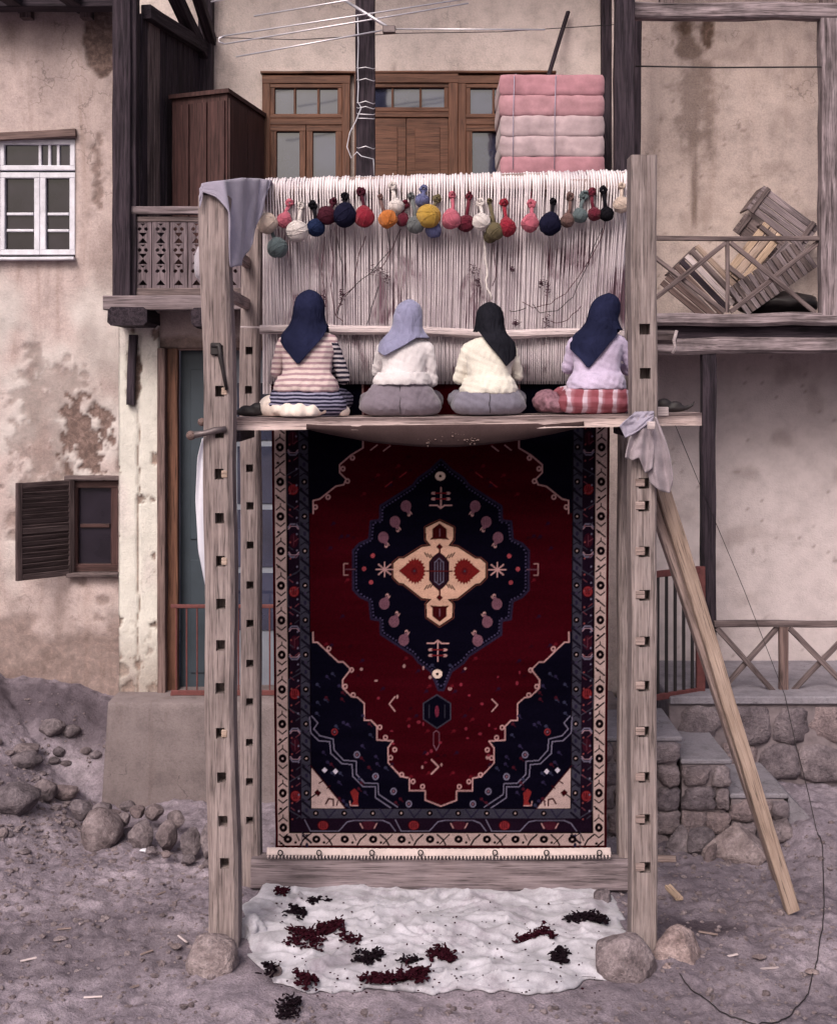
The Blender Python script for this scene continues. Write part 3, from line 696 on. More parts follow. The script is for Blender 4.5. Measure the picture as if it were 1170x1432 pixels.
beam('post', (X(991, YRF), YRF + .04, .97), (X(991, YRF), YRF + .04, Z(493, YRF)), .13, .13, M['dark_x'], rh, up=(0, 1, 0), jit=.006)
beam('handrail', (xl, YRF, Z(333, YRF)), (xr, YRF, Z(333, YRF)), .05, .045, M['mid_x'], rh, jit=.005)
def diag(a, b_, Yd, w_=.045): beam('lattice_bar', P(a[0], a[1], Yd), P(b_[0], b_[1], Yd), .03, w_, M['mid_x'], rh, jit=.004)
beam('lattice_post', P(1017, 437, YRF), P(1017, 337, YRF), .035, .035, M['mid_x'], rh, up=(0, 1, 0))
for i, (a, b_) in enumerate((((1014, 339), (912, 420)), ((912, 357), (1013, 436)), ((1021, 339), (1140, 437)), ((1144, 339), (1021, 436)), ((1172, 339), (1275, 437)), ((1275, 339), (1172, 437)))):
    diag(a, b_, YRF + (.032 if i % 2 else -.004))
for x_ in (2.25, 3.78, 5.6): beam('roof_post', (x_, YRF + .03, Z(8, YRF)), (x_, YRF + .03, 8.75), .13, .12, M['mid_x'], rh, up=(0, 1, 0))
# roof
for k in range(8): beam('rafter', (2.3 + k * .6, 3.1, 8.72), (2.3 + k * .6, 4.6, 9.1), .1, .1, M['dark_x'], rh)
for k in range(9): beam('roof_board', (2.14, 3.02 + k * .2, 8.8 + k * .05), (xr, 3.02 + k * .2, 8.8 + k * .05), .19, .025, M['mid_x'], rh, seg=3)
# terrace under the balcony, its railing
box('terrace_slab', (X(935, 2.9), 2.86, Z(984, 2.9)), (7, 4.45, Z(973, 2.9)), M['cement'], rh, .01)
zt0, zt1 = Z(974, 3.15) , Z(872, 3.15)
lr = thing('terrace_railing', 'low wooden railing with crossed bars on the terrace', 'railing', (3.3, 3.15, zt0))
beam('handrail', (X(998, 3.15), 3.15, zt1), (6.8, 3.15, zt1), .06, .06, M['mid_x'], lr, jit=.006)
for x in (X(1095, 3.15), X(1095, 3.15) + .72, X(1095, 3.15) + 1.44): beam('post', (x, 3.15, zt0 - .02), (x, 3.15, zt1 - .03), .085, .06, M['jamb_x'], lr, up=(0, 1, 0))
x0 = X(1000, 3.15)
for k in range(3):
    xa = x0 + .03 + k * .71 if k else x0 + .01; xb = X(1095, 3.15) - .05 + k * .72
    if k: xa = X(1095, 3.15) + .05 + (k - 1) * .72
    beam('cross_bar', (xa, 3.13, zt1 - .04), (xb, 3.13, zt0), .03, .05, M['mid_x'], lr); beam('cross_bar', (xa, 3.165, zt0), (xb, 3.165, zt1 - .04), .03, .05, M['mid_x'], lr)
# gate
gt = thing('iron_gate', 'red-brown gate with dark upright bars behind the pale brace', 'gate', (2.2, 2.9, .95))
ga, gb = Vector((1.74, 2.62, 0)), Vector((2.55, 3.1, 0)); zg0, zg1 = 1.03, Z(801, 2.9)
zz = lambda z: Vector((0, 0, z))
beam('rail', ga + zz(zg1), gb + zz(zg1), .04, .06, M['red_paint'], gt, jit=.002); beam('rail', ga + zz(zg0), gb + zz(zg0), .04, .06, M['red_paint'], gt, jit=.002)
beam('stile', ga + zz(.94), ga + zz(zg1 + .03), .06, .04, M['red_paint'], gt, up=(0, 1, 0)); beam('stile', gb + zz(.94), gb + zz(zg1 + .03), .08, .06, M['red_paint'], gt, up=(0, 1, 0))
for k in range(1, 9):
    p = ga.lerp(gb, k / 9); beam('bar', p + zz(zg0 + .03), p + zz(zg1 - .03), .03, .02, M['dark_iron'], gt, up=(0, 1, 0), jit=.001, seg=2)
# ------------------------------------------------------------------ rocks, steps, retaining wall
def rock_mesh(name, seed, dims, sub=4, cuts=9, cut=.78, amp=.28, box_=0, rough=1.0):
    rr = random.Random(seed); bm = bmesh.new(); bmesh.ops.create_icosphere(bm, subdivisions=sub, radius=1)
    pl = []
    for _ in range(cuts):
        n = Vector((rr.gauss(0, 1), rr.gauss(0, 1), rr.gauss(0, 1))).normalized(); pl.append((n, rr.uniform(cut, cut + .18)))
    o = Vector((rr.uniform(-50, 50), rr.uniform(-50, 50), rr.uniform(-50, 50)))
    for v in bm.verts:
        p = v.co.copy()
        if box_:
            k = max(abs(p.x), abs(p.y), abs(p.z)); p = p.lerp(p / k, box_)
        p = p * (1 + amp * mnoise.noise(p * 1.1 + o))
        for n, h in pl:
            e = p.dot(n) - h
            if e > 0: p -= n * e * .97
        p = p * (1 + rough * (.045 * mnoise.noise(p * 4.5 + o) + .028 * mnoise.noise(p * 10 + o)))
        v.co = Vector((p.x * dims[0], p.y * dims[1], p.z * dims[2]))
    me = bpy.data.meshes.new(name); bm.to_mesh(me); bm.free(); me.shade_smooth(); return me
def rock(name, c, dims, seed, mat, label=None, cat='stone', group=None, parent=None, rot=(0, 0, 0), **kw):
    me = rock_mesh(name, seed, dims, **kw); m = Matrix.Translation(c) @ Matrix.Rotation(rot[2], 4, 'Z') @ Matrix.Rotation(rot[1], 4, 'Y')
    o = link(name, me, mat, parent, matrix=m)
    if label: tag(o, label, cat, group)
    return o
def on_ground(px, py, Y): p = P(px, py, Y); return p
# boulders that steady the loom
def boulder(px, py, rx, ry, Y, seed, label, mat='boulder', **kw):
    s = (Y + CAM_D) / FOC; c = P(px, py, Y)
    return rock('boulder', c, (rx * s * 1.06, rx * s * .9, ry * s * 1.06), seed, M[mat], label, 'boulder', **kw)
boulder(299, 1345, 33, 34, -.32, 3, 'rounded boulder set against the front post under the grey draped cloth', cuts=6, cut=.86, amp=.16, box_=.25)
boulder(873, 1350, 45, 40, -.30, 12, 'pale boulder holding down the corner of the white ground sheet', cuts=7, cut=.8, amp=.25, rot=(0, .15, 0))
boulder(947, 1338, 36, 41, -.12, 28, 'angular boulder leaning behind the braced post', cuts=12, cut=.66, amp=.12, rot=(0, .3, 0))
boulder(932, 1357, 17, 10, -.25, 9, 'small flat stone wedged between the post and angular boulder')
boulder(385, 1362, 9, 11, -.42, 19, 'small round stone under the edge of the white ground sheet')
boulder(842, 1262, 13, 19, .78, 23, 'upright grey stone on the back corner of the white sheet', 'stone')
# stones at the foot of the plinth
GP = 'stones heaped at the foot of the cement plinth'
for i, (px, py, rx, ry, Y) in enumerate([(142, 1162, 29, 31, 1.85), (198, 1168, 18, 23, 1.75), (233, 1170, 17, 24, 1.7), (266, 1176, 17, 21, 1.62), (292, 1178, 13, 27, 1.6), (215, 1136, 13, 13, 2.1),
        (113, 1133, 16, 18, 2.15), (140, 1133, 16, 11, 2.2), (178, 1127, 12, 7, 2.25), (192, 1136, 14, 8, 2.15), (172, 1145, 12, 10, 2.05), (262, 1203, 10, 7, 1.45), (212, 1190, 9, 6, 1.5), (232, 1195, 8, 5, 1.45),
        (290, 1208, 8, 5, 1.35), (247, 1146, 13, 11, 2.0), (160, 1140, 9, 8, 2.15)]):
    s = (Y + CAM_D) / FOC; p = P(px, py, Y)
    big = i == 0
    rock('stone', p, (rx * s * 1.08, rx * s * .9, ry * s * 1.08), 100 + i, M['boulder' if i in (0,) else 'stone'],
         'large smooth boulder, biggest of the heap below the cement plinth' if big else 'rough grey stone in the heap at the foot of the cement plinth', 'stone', None if big else GP, cuts=5 if big else 12, cut=.8 if big else .64, amp=.16, rot=(0, R.uniform(-.3, .3), R.random() * 3))
GS = 'stones on the earth slope below the small window'
for i, (px, py, rx, ry) in enumerate([(22, 1118, 32, 24), (62, 1106, 18, 17), (36, 1062, 23, 13), (35, 1048, 20, 8), (82, 1052, 9, 7), (100, 1022, 14, 9), (72, 1017, 18, 13), (75, 1064, 8, 6), (92, 1068, 8, 5), (60, 1082, 5, 4),
        (120, 1050, 8, 5), (133, 1056, 9, 6), (52, 1089, 6, 4), (90, 1108, 20, 10), (5, 1165, 8, 9), (14, 1167, 5, 5), (35, 1192, 9, 4)]):
    # find depth where the slope meets the sight line
    Y = 3.3
    for k in range(160):
        yy = -.5 + k * .025; q = P(px, py + ry * .6, yy)
        if q.z <= ground_at(q.x, yy) + .0: Y = yy; break
    s = (Y + CAM_D) / FOC
    rock('stone', P(px, py, Y), (rx * s * 1.02, rx * s * .9, ry * s * .95), 200 + i, M['stone'], 'largest grey stone half sunk in the earth slope, left of the plinth heap' if i == 0 else 'grey stone half sunk in the earth slope below the small window', 'stone', None if i == 0 else GS, cuts=6, cut=.78, amp=.25, rot=(0, 0, R.uniform(-.3, .3)), sub=4 if rx > 15 else 3)
# retaining wall of the terrace
YT = 2.92
rw = thing('retaining_wall', 'rough stone retaining wall under the terrace, behind the steps', 'wall', (4, YT, 0))
box('core', (X(935, YT), YT - .015, -.4), (7, 3.6, Z(984, YT) - .003), M['mortar'], rw, .01)
rr = random.Random(4)
def course(parent, x0, x1, z0, z1, Y, wmin, wmax, mat, seed, name='stone', proud=.03, thick=.12):
    rr = random.Random(seed); x = x0
    while x < x1 - .05:
        w_ = min(rr.uniform(wmin, wmax), x1 - x)
        if x1 - (x + w_) < wmin * .5: w_ = x1 - x
        h = (z1 - z0); pr = rr.uniform(0, proud)
        rock(name, Vector((x + w_ / 2, Y + thick * .5 - pr, (z0 + z1) / 2 + rr.uniform(-.01, .01))), (w_ * .5, thick, h * .49), seed * 31 + int(x * 100), mat, parent=parent, cuts=6, cut=.93, amp=.07, box_=.95, sub=3, rough=3.0)
        x += w_
zt = Z(985, YT)
course(rw, X(945, YT), 4.6, zt - .36, zt - .01, YT, .28, .62, M['wallstone'], 11)
course(rw, X(945, YT), 4.6, zt - .72, zt - .36, YT, .3, .55, M['wallstone'], 12)
course(rw, X(945, YT), 4.6, zt - 1.05, zt - .72, YT, .3, .6, M['wallstone'], 13)
# steps coming down to the right from the gate
YS = 2.0
sp_ = thing('stone_steps', 'stone steps with cement treads going down from the iron gate', 'steps', (2.4, YS, 0))
lv = [(X(770, YS), X(951, YS), Z(1030, YS)), (X(951, YS) + .002, X(1020, YS), Z(1062, YS)), (X(1020, YS) + .002, X(1102, YS), Z(1110, YS))]
for i, (a, b_, z) in enumerate(lv):
    box('core', (a + .012, YS + .0, -.4), (b_ - .03, YT + .1, z - .05), M['mortar'], sp_, .01)
    box('tread', (a, YS - .01, z - .045), (b_ + (.02 if i < 2 else 0), YT + .05, z), M['cement'], sp_, .012)
    zz_, kk = z - .05, 0
    while zz_ > -.1:
        h = .2 if kk else .18
        course(sp_, a + .005, b_ - .005, zz_ - h, zz_, YS, .2, .36, M['wallstone'], 40 + i * 7 + kk, proud=.02, thick=.1); zz_ -= h; kk += 1
rm = obj('ramp', [(lv[2][1], YS, z_) for z_ in (-.3, Z(1112, YS))] + [(X(1150, YS), YS, z_) for z_ in (-.3, Z(1162, YS))] + [(lv[2][1], YT, z_) for z_ in (-.3, Z(1112, YS))] + [(X(1150, YS), YT, z_) for z_ in (-.3, Z(1162, YS))],
         [(0, 2, 3, 1), (1, 3, 7, 5), (4, 5, 7, 6), (2, 6, 7, 3), (0, 1, 5, 4)], M['cement'], sp_)
box('landing', (X(1150, YS), YS + .1, -.3), (4.6, YT + .05, Z(1152, YS)), M['cement'], sp_, .03)
GW = 'big rough stones along the foot of the steps'
for i, (px, py, rx, ry, Y) in enumerate([(950, 1188, 24, 30, 1.85), (980, 1178, 20, 19, 1.8), (1030, 1190, 47, 36, 1.75), (1090, 1165, 25, 20, 1.9), (992, 1205, 9, 26, 1.6), (1008, 1218, 14, 11, 1.55), (1043, 1238, 9, 9, 1.4), (1068, 1232, 16, 12, 1.45),
        (1090, 1222, 14, 16, 1.5), (1130, 1168, 26, 18, 1.9), (1115, 1205, 13, 9, 1.7), (1150, 1205, 25, 14, 1.7), (1026, 1245, 13, 7, 1.35), (1125, 1235, 18, 9, 1.4), (1150, 1240, 15, 7, 1.4), (975, 1222, 12, 9, 1.55), (930, 1205, 14, 20, 1.7), (1165, 1182, 14, 14, 1.85), (1160, 1268, 24, 10, 1.1)]):
    s = (Y + CAM_D) / FOC
    lab = 'broad flat-faced stone, biggest at the foot of the steps' if i == 2 else 'rough dark stone along the foot of the steps'
    rock('stone', P(px, py, Y), (rx * s * 1.1, rx * s * .7, ry * s * 1.1), 300 + i, M['boulder' if i % 3 == 2 else 'stone'], lab, 'stone', None if i == 2 else GW, cuts=13, cut=.62, amp=.12, box_=.4, rot=(0, R.uniform(-.25, .25), 0))

# ------------------------------------------------------------------ loom
YU = 1.1; YWp = .95
loom = thing('carpet_loom', 'tall timber carpet loom with pegged posts and white warp threads', 'loom', (.1, .5, 0))
def mortised(name, xc, yc, w_, d, z0, z1, holes, mat, hw=.055, hh=.075, hx=0.0, lean=0, wob=.012, seed=0, depth=.13, ch=.018, warpx=None):
    "upright with a column of square mortises cut into its front"
    hs = sorted(holes); lv = set([z0, z1])
    for h in hs: lv.add(round(h - hh / 2, 4)); lv.add(round(h + hh / 2, 4))
    z = z0
    while z < z1:
        z += .14
        if all(abs(z - h) > hh * .75 for h in hs) and z < z1 - .03: lv.add(round(z, 4))
    lv = sorted(lv); vs, fs = [], []
    for z in lv:
        wx = wob * mnoise.noise((seed * 7.1, z * .9, 0)) * 2 + lean * (z - z0); k = 1 + .06 * mnoise.noise((seed * 3.3, z * 1.3, 5)); k2 = 1 + .06 * mnoise.noise((seed * 5.3, z * 1.6, 15))
        l, r_ = -w_ / 2 * k, w_ / 2 * k2; f = -d / 2
        for (x, y) in ((l, f + ch), (l + ch, f), (hx - hw / 2, f), (hx + hw / 2, f), (r_ - ch, f), (r_, f + ch), (r_, d / 2), (l, d / 2)):
            vs.append((xc + x + wx, yc + y, z))
    hole_lv = {round(h - hh / 2, 4) for h in hs}
    for i in range(len(lv) - 1):
        for j in range(8):
            a, b_ = i * 8 + j, i * 8 + (j + 1) % 8
            if j == 2 and lv[i] in hole_lv:
                o = len(vs); q = [vs[a], vs[b_], vs[b_ + 8], vs[a + 8]]; vs += [(p[0], p[1] + depth, p[2]) for p in q]
                for m_, n_ in ((0, 1), (1, 2), (2, 3), (3, 0)):
                    ids = [a, b_, b_ + 8, a + 8]; fs.append((ids[m_], ids[n_], o + n_, o + m_))
                fs.append((o, o + 1, o + 2, o + 3)); continue
            fs.append((a, b_, b_ + 8, a + 8))
    fs.append(tuple(range(7, -1, -1))); n = (len(lv) - 1) * 8; fs.append(tuple(range(n, n + 8)))
    return obj(name, vs, fs, mat, loom)
YA = -.02
hl = [Z(y, -.12) for y in (490, 547, 605, 663, 725, 785, 845, 903, 963, 1026, 1088, 1149, 1208)]
p1 = mortised('front_post', X(315, 0), YA, .205, .2, -.25, Z(276, 0), hl, M['loom_z'], .062, .075, .012, lean=-.0105, seed=1, wob=.012, ch=.026)
hr = [Z(y, -.12) for y in (460, 522, 603, 676, 708, 772, 833, 898, 960, 1024, 1088, 1147, 1214)]
p2 = mortised('front_post', X(897, 0), YA, .178, .19, -.35, Z(220, 0), hr, M['grey_z'], .075, .075, .0, seed=2, wob=.006, ch=.012)
tag(p2, 'squared grey post with pegged mortises')
# wedges left in the mortises
for y in (547, 663, 785, 1026): box('peg', (X(319, 0) - .028, YA - .108, Z(y, -.12) - .025), (X(319, 0) + .012, YA, Z(y, -.12) + .025), M['new_x'], p1, .004)
for y in (603, 676, 708, 772, 833, 898, 960, 1024, 1088, 1147, 1214):
    x = X(897, -.12) - .012; box('peg', (x - .03, YA - .105, Z(y, -.12) - .022), (x + .034, YA, Z(y, -.12) + .032), M['loom_x'], p2, .004)
hb = [Z(y, 1.0) for y in (490, 545, 655, 708, 763, 819, 873, 929, 983, 1040, 1095, 1149)]
r1 = mortised('rear_post', X(351, YU), YU, .15, .16, -.2, Z(252, YU), hb, M['loom_z'], .055, .06, .0, seed=3, wob=.008)
r2 = mortised('rear_post', X(877, YU), YU, .14, .16, -.2, Z(245, YU), [], M['grey_z'], seed=4, wob=.006)
for y in (358, 418):
    xa, xb = X(312, 0) + .03, X(351, YU)
    beam('side_rail', (xa, .06, Z(y, .5)), (xb - .02, YU - .06, Z(y, .5)), .05, .08, M['loom_x'], loom)
# beams
xb0, xb1 = X(357, YWp), X(888, YWp)
zT0, zT1 = Z(258, YWp), Z(246, YWp)
log('top_beam', (xb0 - .1, YWp + .06, zT0 - .05), (xb1, YWp + .06, zT1 - .05), .085, M['loom_x'], loom)
beam('bottom_beam', (X(352, 1.0), 1.03, Z(1221, 1.0)), (X(878, 1.0), 1.03, Z(1223, 1.0)), .18, .235, M['beam_x'], loom, jit=.006, ch=.02)
beam('foot_board', (X(352, 1.0), 1.12, -.06), (X(878, 1.0), 1.12, -.06), .06, .2, M['dark_x'], loom)
M['pole'] = wood('pale_pole', L_(.5, .42, .40), L_(.62, .53, .5), 'X', .7, .3)
log('heddle_rod', (X(364, .86), .86, Z(459, .86)), (X(872, .86), .86, Z(468, .86)), .034, M['pole'], loom)
tube('cross_rod', [(X(336, .86), .86, Z(457, .86)), (X(400, .86), .83, Z(459, .86))], .008, M['pole'], loom)
log('lower_rod', (X(880, .4), .5, Z(470, .4)), (X(948, .4), .5, Z(470, .4)), .05, M['mid_x'], loom)
tube('rod_tie', [P(946, 462, .42), P(942, 476, .42), P(944, 486, .42), P(940, 494, .42)], [.012, .014, .011, .012], M['pole'], loom)
# warp: front threads over the beam, dense ribbed back layer
m, t, b = nt('warp_cotton', .95, .1); n = noise(t, coords(t, (1, 1, 1), False), 3.2, 5, .65, .3)
n5 = noise(t, coords(t, (1, 1, 1), False), 90, 2)
c = ramp(t, n, [(.28, L_(.54, .48, .48)), (.5, L_(.68, .62, .60)), (.75, L_(.78, .73, .69))])
sx_ = N(t, 'ShaderNodeSeparateXYZ'); t.links.new(coords(t, (1, 1, 1), False), sx_.inputs[0]); mr = N(t, 'ShaderNodeMapRange'); mr.inputs[1].default_value = 5.25; mr.inputs[2].default_value = 4.75; t.links.new(sx_.outputs[2], mr.inputs[0])
nb_ = noise(t, coords(t, (1, 1, .5), False), 4.5, 5, .65, .8); hs_ = N(t, 'ShaderNodeMath', operation='MULTIPLY'); t.links.new(mr.outputs[0], hs_.inputs[0])
rb_ = N(t, 'ShaderNodeMapRange'); rb_.inputs[1].default_value = .62; rb_.inputs[2].default_value = .38; rb_.inputs[3].default_value = .12; rb_.inputs[4].default_value = .8; t.links.new(nb_, rb_.inputs[0]); t.links.new(rb_.outputs[0], hs_.inputs[1])
c = mix(t, hs_.outputs[0], c, L_(.33, .27, .29))       # the handled part of the warp is soiled
sm_ = N(t, 'ShaderNodeMath', operation='MULTIPLY'); sr_ = N(t, 'ShaderNodeMapRange'); sr_.inputs[1].default_value = .46; sr_.inputs[2].default_value = .36; t.links.new(noise(t, coords(t, (1, 1, .6), False), 3.4, 5, .62, .6), sr_.inputs[0]); t.links.new(sr_.outputs[0], sm_.inputs[0]); t.links.new(mr.outputs[0], sm_.inputs[1])
c = mix(t, sm_.outputs[0], c, L_(.17, .10, .12))
t.links.new(mix(t, .4, c, ramp(t, n5, [(.3, G(.7)), (.7, G(1.1))]), 'MULTIPLY'), b.inputs['Base Color']); M['warp'] = m
m, t, b = nt('stained_warp', .95, .1); v = coords(t, (1, 1, .6), False)
n = noise(t, v, 2.6, 6, .68, .5); n2 = noise(t, v, 7.5, 4, .6, .3)
c = ramp(t, n, [(.3, L_(.34, .285, .29)), (.48, L_(.54, .48, .475)), (.7, L_(.68, .62, .60))])
c = mix(t, .9, c, ramp(t, noise(t, v, 3.4, 5, .62, .6), [(.36, L_(.22, .12, .15)), (.46, G(1))]), 'MULTIPLY')
t.links.new(c, b.inputs['Base Color']); M['warp_back'] = m
rw_ = random.Random(9); mb = MB(); nT = 132
zR = Z(533, .95)
for i in range(nT):
    u = (i + .5) / nT; xt = X(369, YWp) + u * (X(878, YWp) - X(369, YWp)); xbm = X(378, YWp) + u * (X(862, YWp) - X(378, YWp))
    zt_ = zT0 + (zT1 - zT0) * u + .035 + rw_.uniform(-.004, .012); r_ = .0062 + rw_.random() * .0028; w0 = rw_.uniform(-.005, .005)
    pts = [(xt, YWp + .165, zt_ - .25), (xt, YWp + .13, zt_ - .02), (xt, YWp + .06, zt_ + .012), (xt, YWp - .02, zt_ - .03), (xt + w0, YWp - .045, zt_ - .12)]
    for k in range(1, 7):
        s = k / 6; x = xt + (xbm - xt) * s + w0 * 2 * math.sin(s * 3 + i) + .006 * mnoise.noise((i * .31, s * 3, 2)); pts.append((x, YWp - .045 + .03 * s, zt_ - .12 + (zR - zt_ + .12) * s))
    mb.tube(pts, [r_ * 1.5] * 4 + [r_] + [r_ * .78] * 6, 5)
wt = mb.build('warp_threads', M['warp'], loom, True); tag(wt, 'white cotton warp threads', kind='stuff')
nx = 420; A, B = np.meshgrid(np.linspace(0, 1, nx), np.linspace(0, 1, 12))
co = np.stack([X(367, 1.0) + A * (X(874, 1.0) - X(367, 1.0)), 1.0 + .012 * np.cos(A * 2 * np.pi * 105) + 0 * B, zR - .1 + B * (zT0 - .02 - zR + .1)], -1).reshape(-1, 3)
tag(link('back_warp', np_mesh('back_warp', co, grid_faces(nx, 12)), M['warp_back'], loom), 'grey stained back layer of warp', kind='stuff')
# dense closed shed below the heddle rod
mb = MB()
for i in range(170):
    u = (i + .5) / 170; x = X(376, .93) + u * (X(863, .93) - X(376, .93)) + rw_.uniform(-.003, .003)
    mb.tube([(x, .905, Z(464, .9)), (x, .92, Z(500, .9)), (x, .935, Z(537, .93))], .0062, 4)
tag(mb.build('lower_warp', M['warp_back'], loom, True), 'greyish closed warp below the rod', kind='stuff')
# iron pegs and hook on the left post
ir = thing('iron_peg', 'rusty iron peg with rounded head driven through the left front post', 'peg', P(290, 605, -.15))
tube('shaft', [P(316, 600, -.13), P(300, 602, -.15), P(285, 606, -.17), P(268, 609, -.18)], [.022, .024, .02, .026], M['iron'], ir, 8)
link('head', rock_mesh('head', 5, (.034, .034, .034), 2, 2, .9, .05), M['jamb_x'], ir, matrix=Matrix.Translation(P(267, 609, -.18)))
link('head', rock_mesh('head', 6, (.03, .03, .03), 2, 2, .9, .05), M['jamb_x'], ir, matrix=Matrix.Translation(P(282, 590, -.02)))
tube('shaft', [P(282, 590, -.02), P(305, 590, .0)], .02, M['iron'], ir, 8)
hk = thing('iron_hook', 'dark bent iron hook hanging in the topmost mortise of the post', 'hook', P(303, 488, -.13))
tube('hook', [P(296, 484, -.14), P(306, 483, -.15), P(308, 498, -.15), P(312, 520, -.145), P(317, 545, -.14)], [.012, .018, .017, .013, .012], M['dark_iron'], hk, 6)
box('eye', P(296, 496, -.145) + Vector((-.01, 0, 0)), P(308, 479, -.145) + Vector((0, .03, 0)), M['dark_iron'], hk)
# bench plank resting on pegs
bench = thing('weaving_bench', 'long pale plank bench slung across the loom posts', 'bench', (.1, .4, Z(590, .12)))
nx, ny = 60, 10; A, B = np.meshgrid(np.linspace(0, 1, nx), np.linspace(0, 1, ny))
def plank(name, px0, px1, y0, y1, ztop, th, sag, mat, seed):
    xa, xb = X(px0, .15), X(px1, .15); A, B = np.meshgrid(np.linspace(0, 1, nx), np.linspace(0, 1, ny))
    XX = xa + A * (xb - xa); YY = y0 + B * (y1 - y0) + (1 - B) * .03 * (fbm(XX * 2, 0 * XX, seed) - .5)
    ZT = ztop(A) + .008 * (fbm(XX * 4, YY * 4, seed + 1) - .5); ZB = ZT - th * (1 + .25 * (fbm(XX * 2, 0 * XX, seed + 2) - .5)) - sag * np.sin(np.pi * A) ** 2
    co = np.concatenate([np.stack([XX, YY, ZT], -1).reshape(-1, 3), np.stack([XX, YY, ZB], -1).reshape(-1, 3)]); n = nx * ny
    q = grid_faces(nx, ny); idx = np.arange(n).reshape(ny, nx); Q = [q, q[:, ::-1] + n]
    for e in (idx[0], idx[-1], idx[:, 0], idx[:, -1]): Q.append(np.stack([e[:-1], e[1:], e[1:] + n, e[:-1] + n], 1))
    me = np_mesh(name, co, np.concatenate(Q), False); return link(name, me, mat, bench)
ZB_ = Z(580, .15)
bench_z = lambda x: ZB_ - .02 + .035 * (x - X(328, .15)) / (X(982, .15) - X(328, .15))
plank('seat_plank', 326, 980, .115, .46, lambda a: ZB_ - .02 + .035 * a - .012 * np.sin(np.pi * a), .09, .0, M['bench_x'], 3)
plank('seat_plank', 330, 975, .47, .80, lambda a: ZB_ - .02 + .035 * a - .01 * np.sin(np.pi * a), .07, .0, M['loom_x'], 5)
for px, Yb in ((330, .3), (884, .3)): box('support', (X(px, Yb) - .06, .1, bench_z(X(px, Yb)) - .17), (X(px, Yb) + .06, .85, bench_z(X(px, Yb)) - .095), M['dark_x'], bench)
box('block', P(917, 582, .1), P(935, 569, .1) + Vector((0, .05, 0)), M['pole'], bench)
m = fabric('brown_felt', L_(.055, .036, .034), 120)
nx2, ny2 = 50, 8; A, B = np.meshgrid(np.linspace(0, 1, nx2), np.linspace(0, 1, ny2))
XX = X(432, .3) + A * (X(812, .3) - X(432, .3)); top = bench_z(XX) - .085
YY = .125 + .05 * B - .02 * np.sin(np.pi * B) + .008 * np.sin(XX * 9); ZZ = top + .02 - (.145 * np.sin(np.pi * A) ** .9 + .01 * fbm(XX * 5, YY * 5, 6)) * B
pad = link('seat_cover', np_mesh('seat_cover', np.stack([XX, YY, ZZ], -1).reshape(-1, 3), grid_faces(nx2, ny2)), m, bench)
pad.modifiers.new('s', 'SOLIDIFY').thickness = .02; tag(pad, 'brown cloth sagging under the plank')
mb = MB(); rp = random.Random(3)
for i in range(110):
    u = rp.random(); px = 580 + 90 * u; py = 612 + 5 * math.sin(u * 9) + rp.gauss(0, 3.4)
    mb.add(pebble(P(px, py - 2, .118 + rp.random() * .02), .004 + rp.random() * .006, rp))
tag(mb.build('lint', M['jamb_x'], bench), 'pale tufts of wool lint', kind='stuff')
# second brace of new timber
br = thing('timber_brace', 'pale new timber brace slanting from post to ground', 'brace', P(1100, 1262, .7))
pa, pb = P(921, 668, .12), P(1107, 1272, .66)
beam('plank', pa, pb, .10, .09, M['new_x'], br, jit=.004, up=(0, -1, .3))
beam('plank', P(908, 690, .17), P(1088, 1230, .72), .06, .085, M['loom_x'], br, jit=.004, up=(0, -1, .3))
# ------------------------------------------------------------------ the carpet: knot by knot colour on a woven sheet
RX0, RX1, RY0, RY1, S_ = 382, 851, 533, 1187, 2
CW, CH = (RX1 - RX0) * S_, (RY1 - RY0) * S_
can = np.zeros((CH, CW, 3), np.float32)
PYY, PXX = np.mgrid[0:CH, 0:CW]; PXX = RX0 + (PXX + .5) / S_; PYY = RY0 + (PYY + .5) / S_
rgb = lambda *c: np.array(srgb(*c)[:3], np.float32) * np.array([.76, .755, .84], np.float32)
RED, NAVY, CREAM, SLATE, PINK, BLK = rgb(50, 5, 12), rgb(9, 7, 18), rgb(172, 148, 140), rgb(52, 50, 60), rgb(165, 126, 122), rgb(13, 5, 9)
MAUVE, ROSE, DRED, LAV = rgb(104, 70, 80), rgb(112, 36, 40), rgb(46, 8, 13), rgb(104, 98, 114)
def region(x0, x1, y0, y1):
    a, b = max(0, int((x0 - RX0) * S_) - 2), min(CW, int((x1 - RX0) * S_) + 3); c, d = max(0, int((y0 - RY0) * S_) - 2), min(CH, int((y1 - RY0) * S_) + 3)
    return slice(c, max(c, d)), slice(a, max(a, b))
def rect(x0, x1, y0, y1, c): can[(PYY >= y0) & (PYY < y1) & (PXX >= x0) & (PXX < x1)] = c
def fill(pts, c):
    p = np.array(pts, float); s = region(p[:, 0].min(), p[:, 0].max(), p[:, 1].min(), p[:, 1].max())
    x, y = PXX[s], PYY[s]; ins = np.zeros(x.shape, bool); n = len(p)
    if ins.size == 0: return
    for i in range(n):
        (xa, ya), (xb, yb) = p[i], p[(i + 1) % n]
        if ya == yb: continue
        ins ^= ((ya > y) != (yb > y)) & (x < (xb - xa) * (y - ya) / (yb - ya) + xa)
    can[s][ins] = c
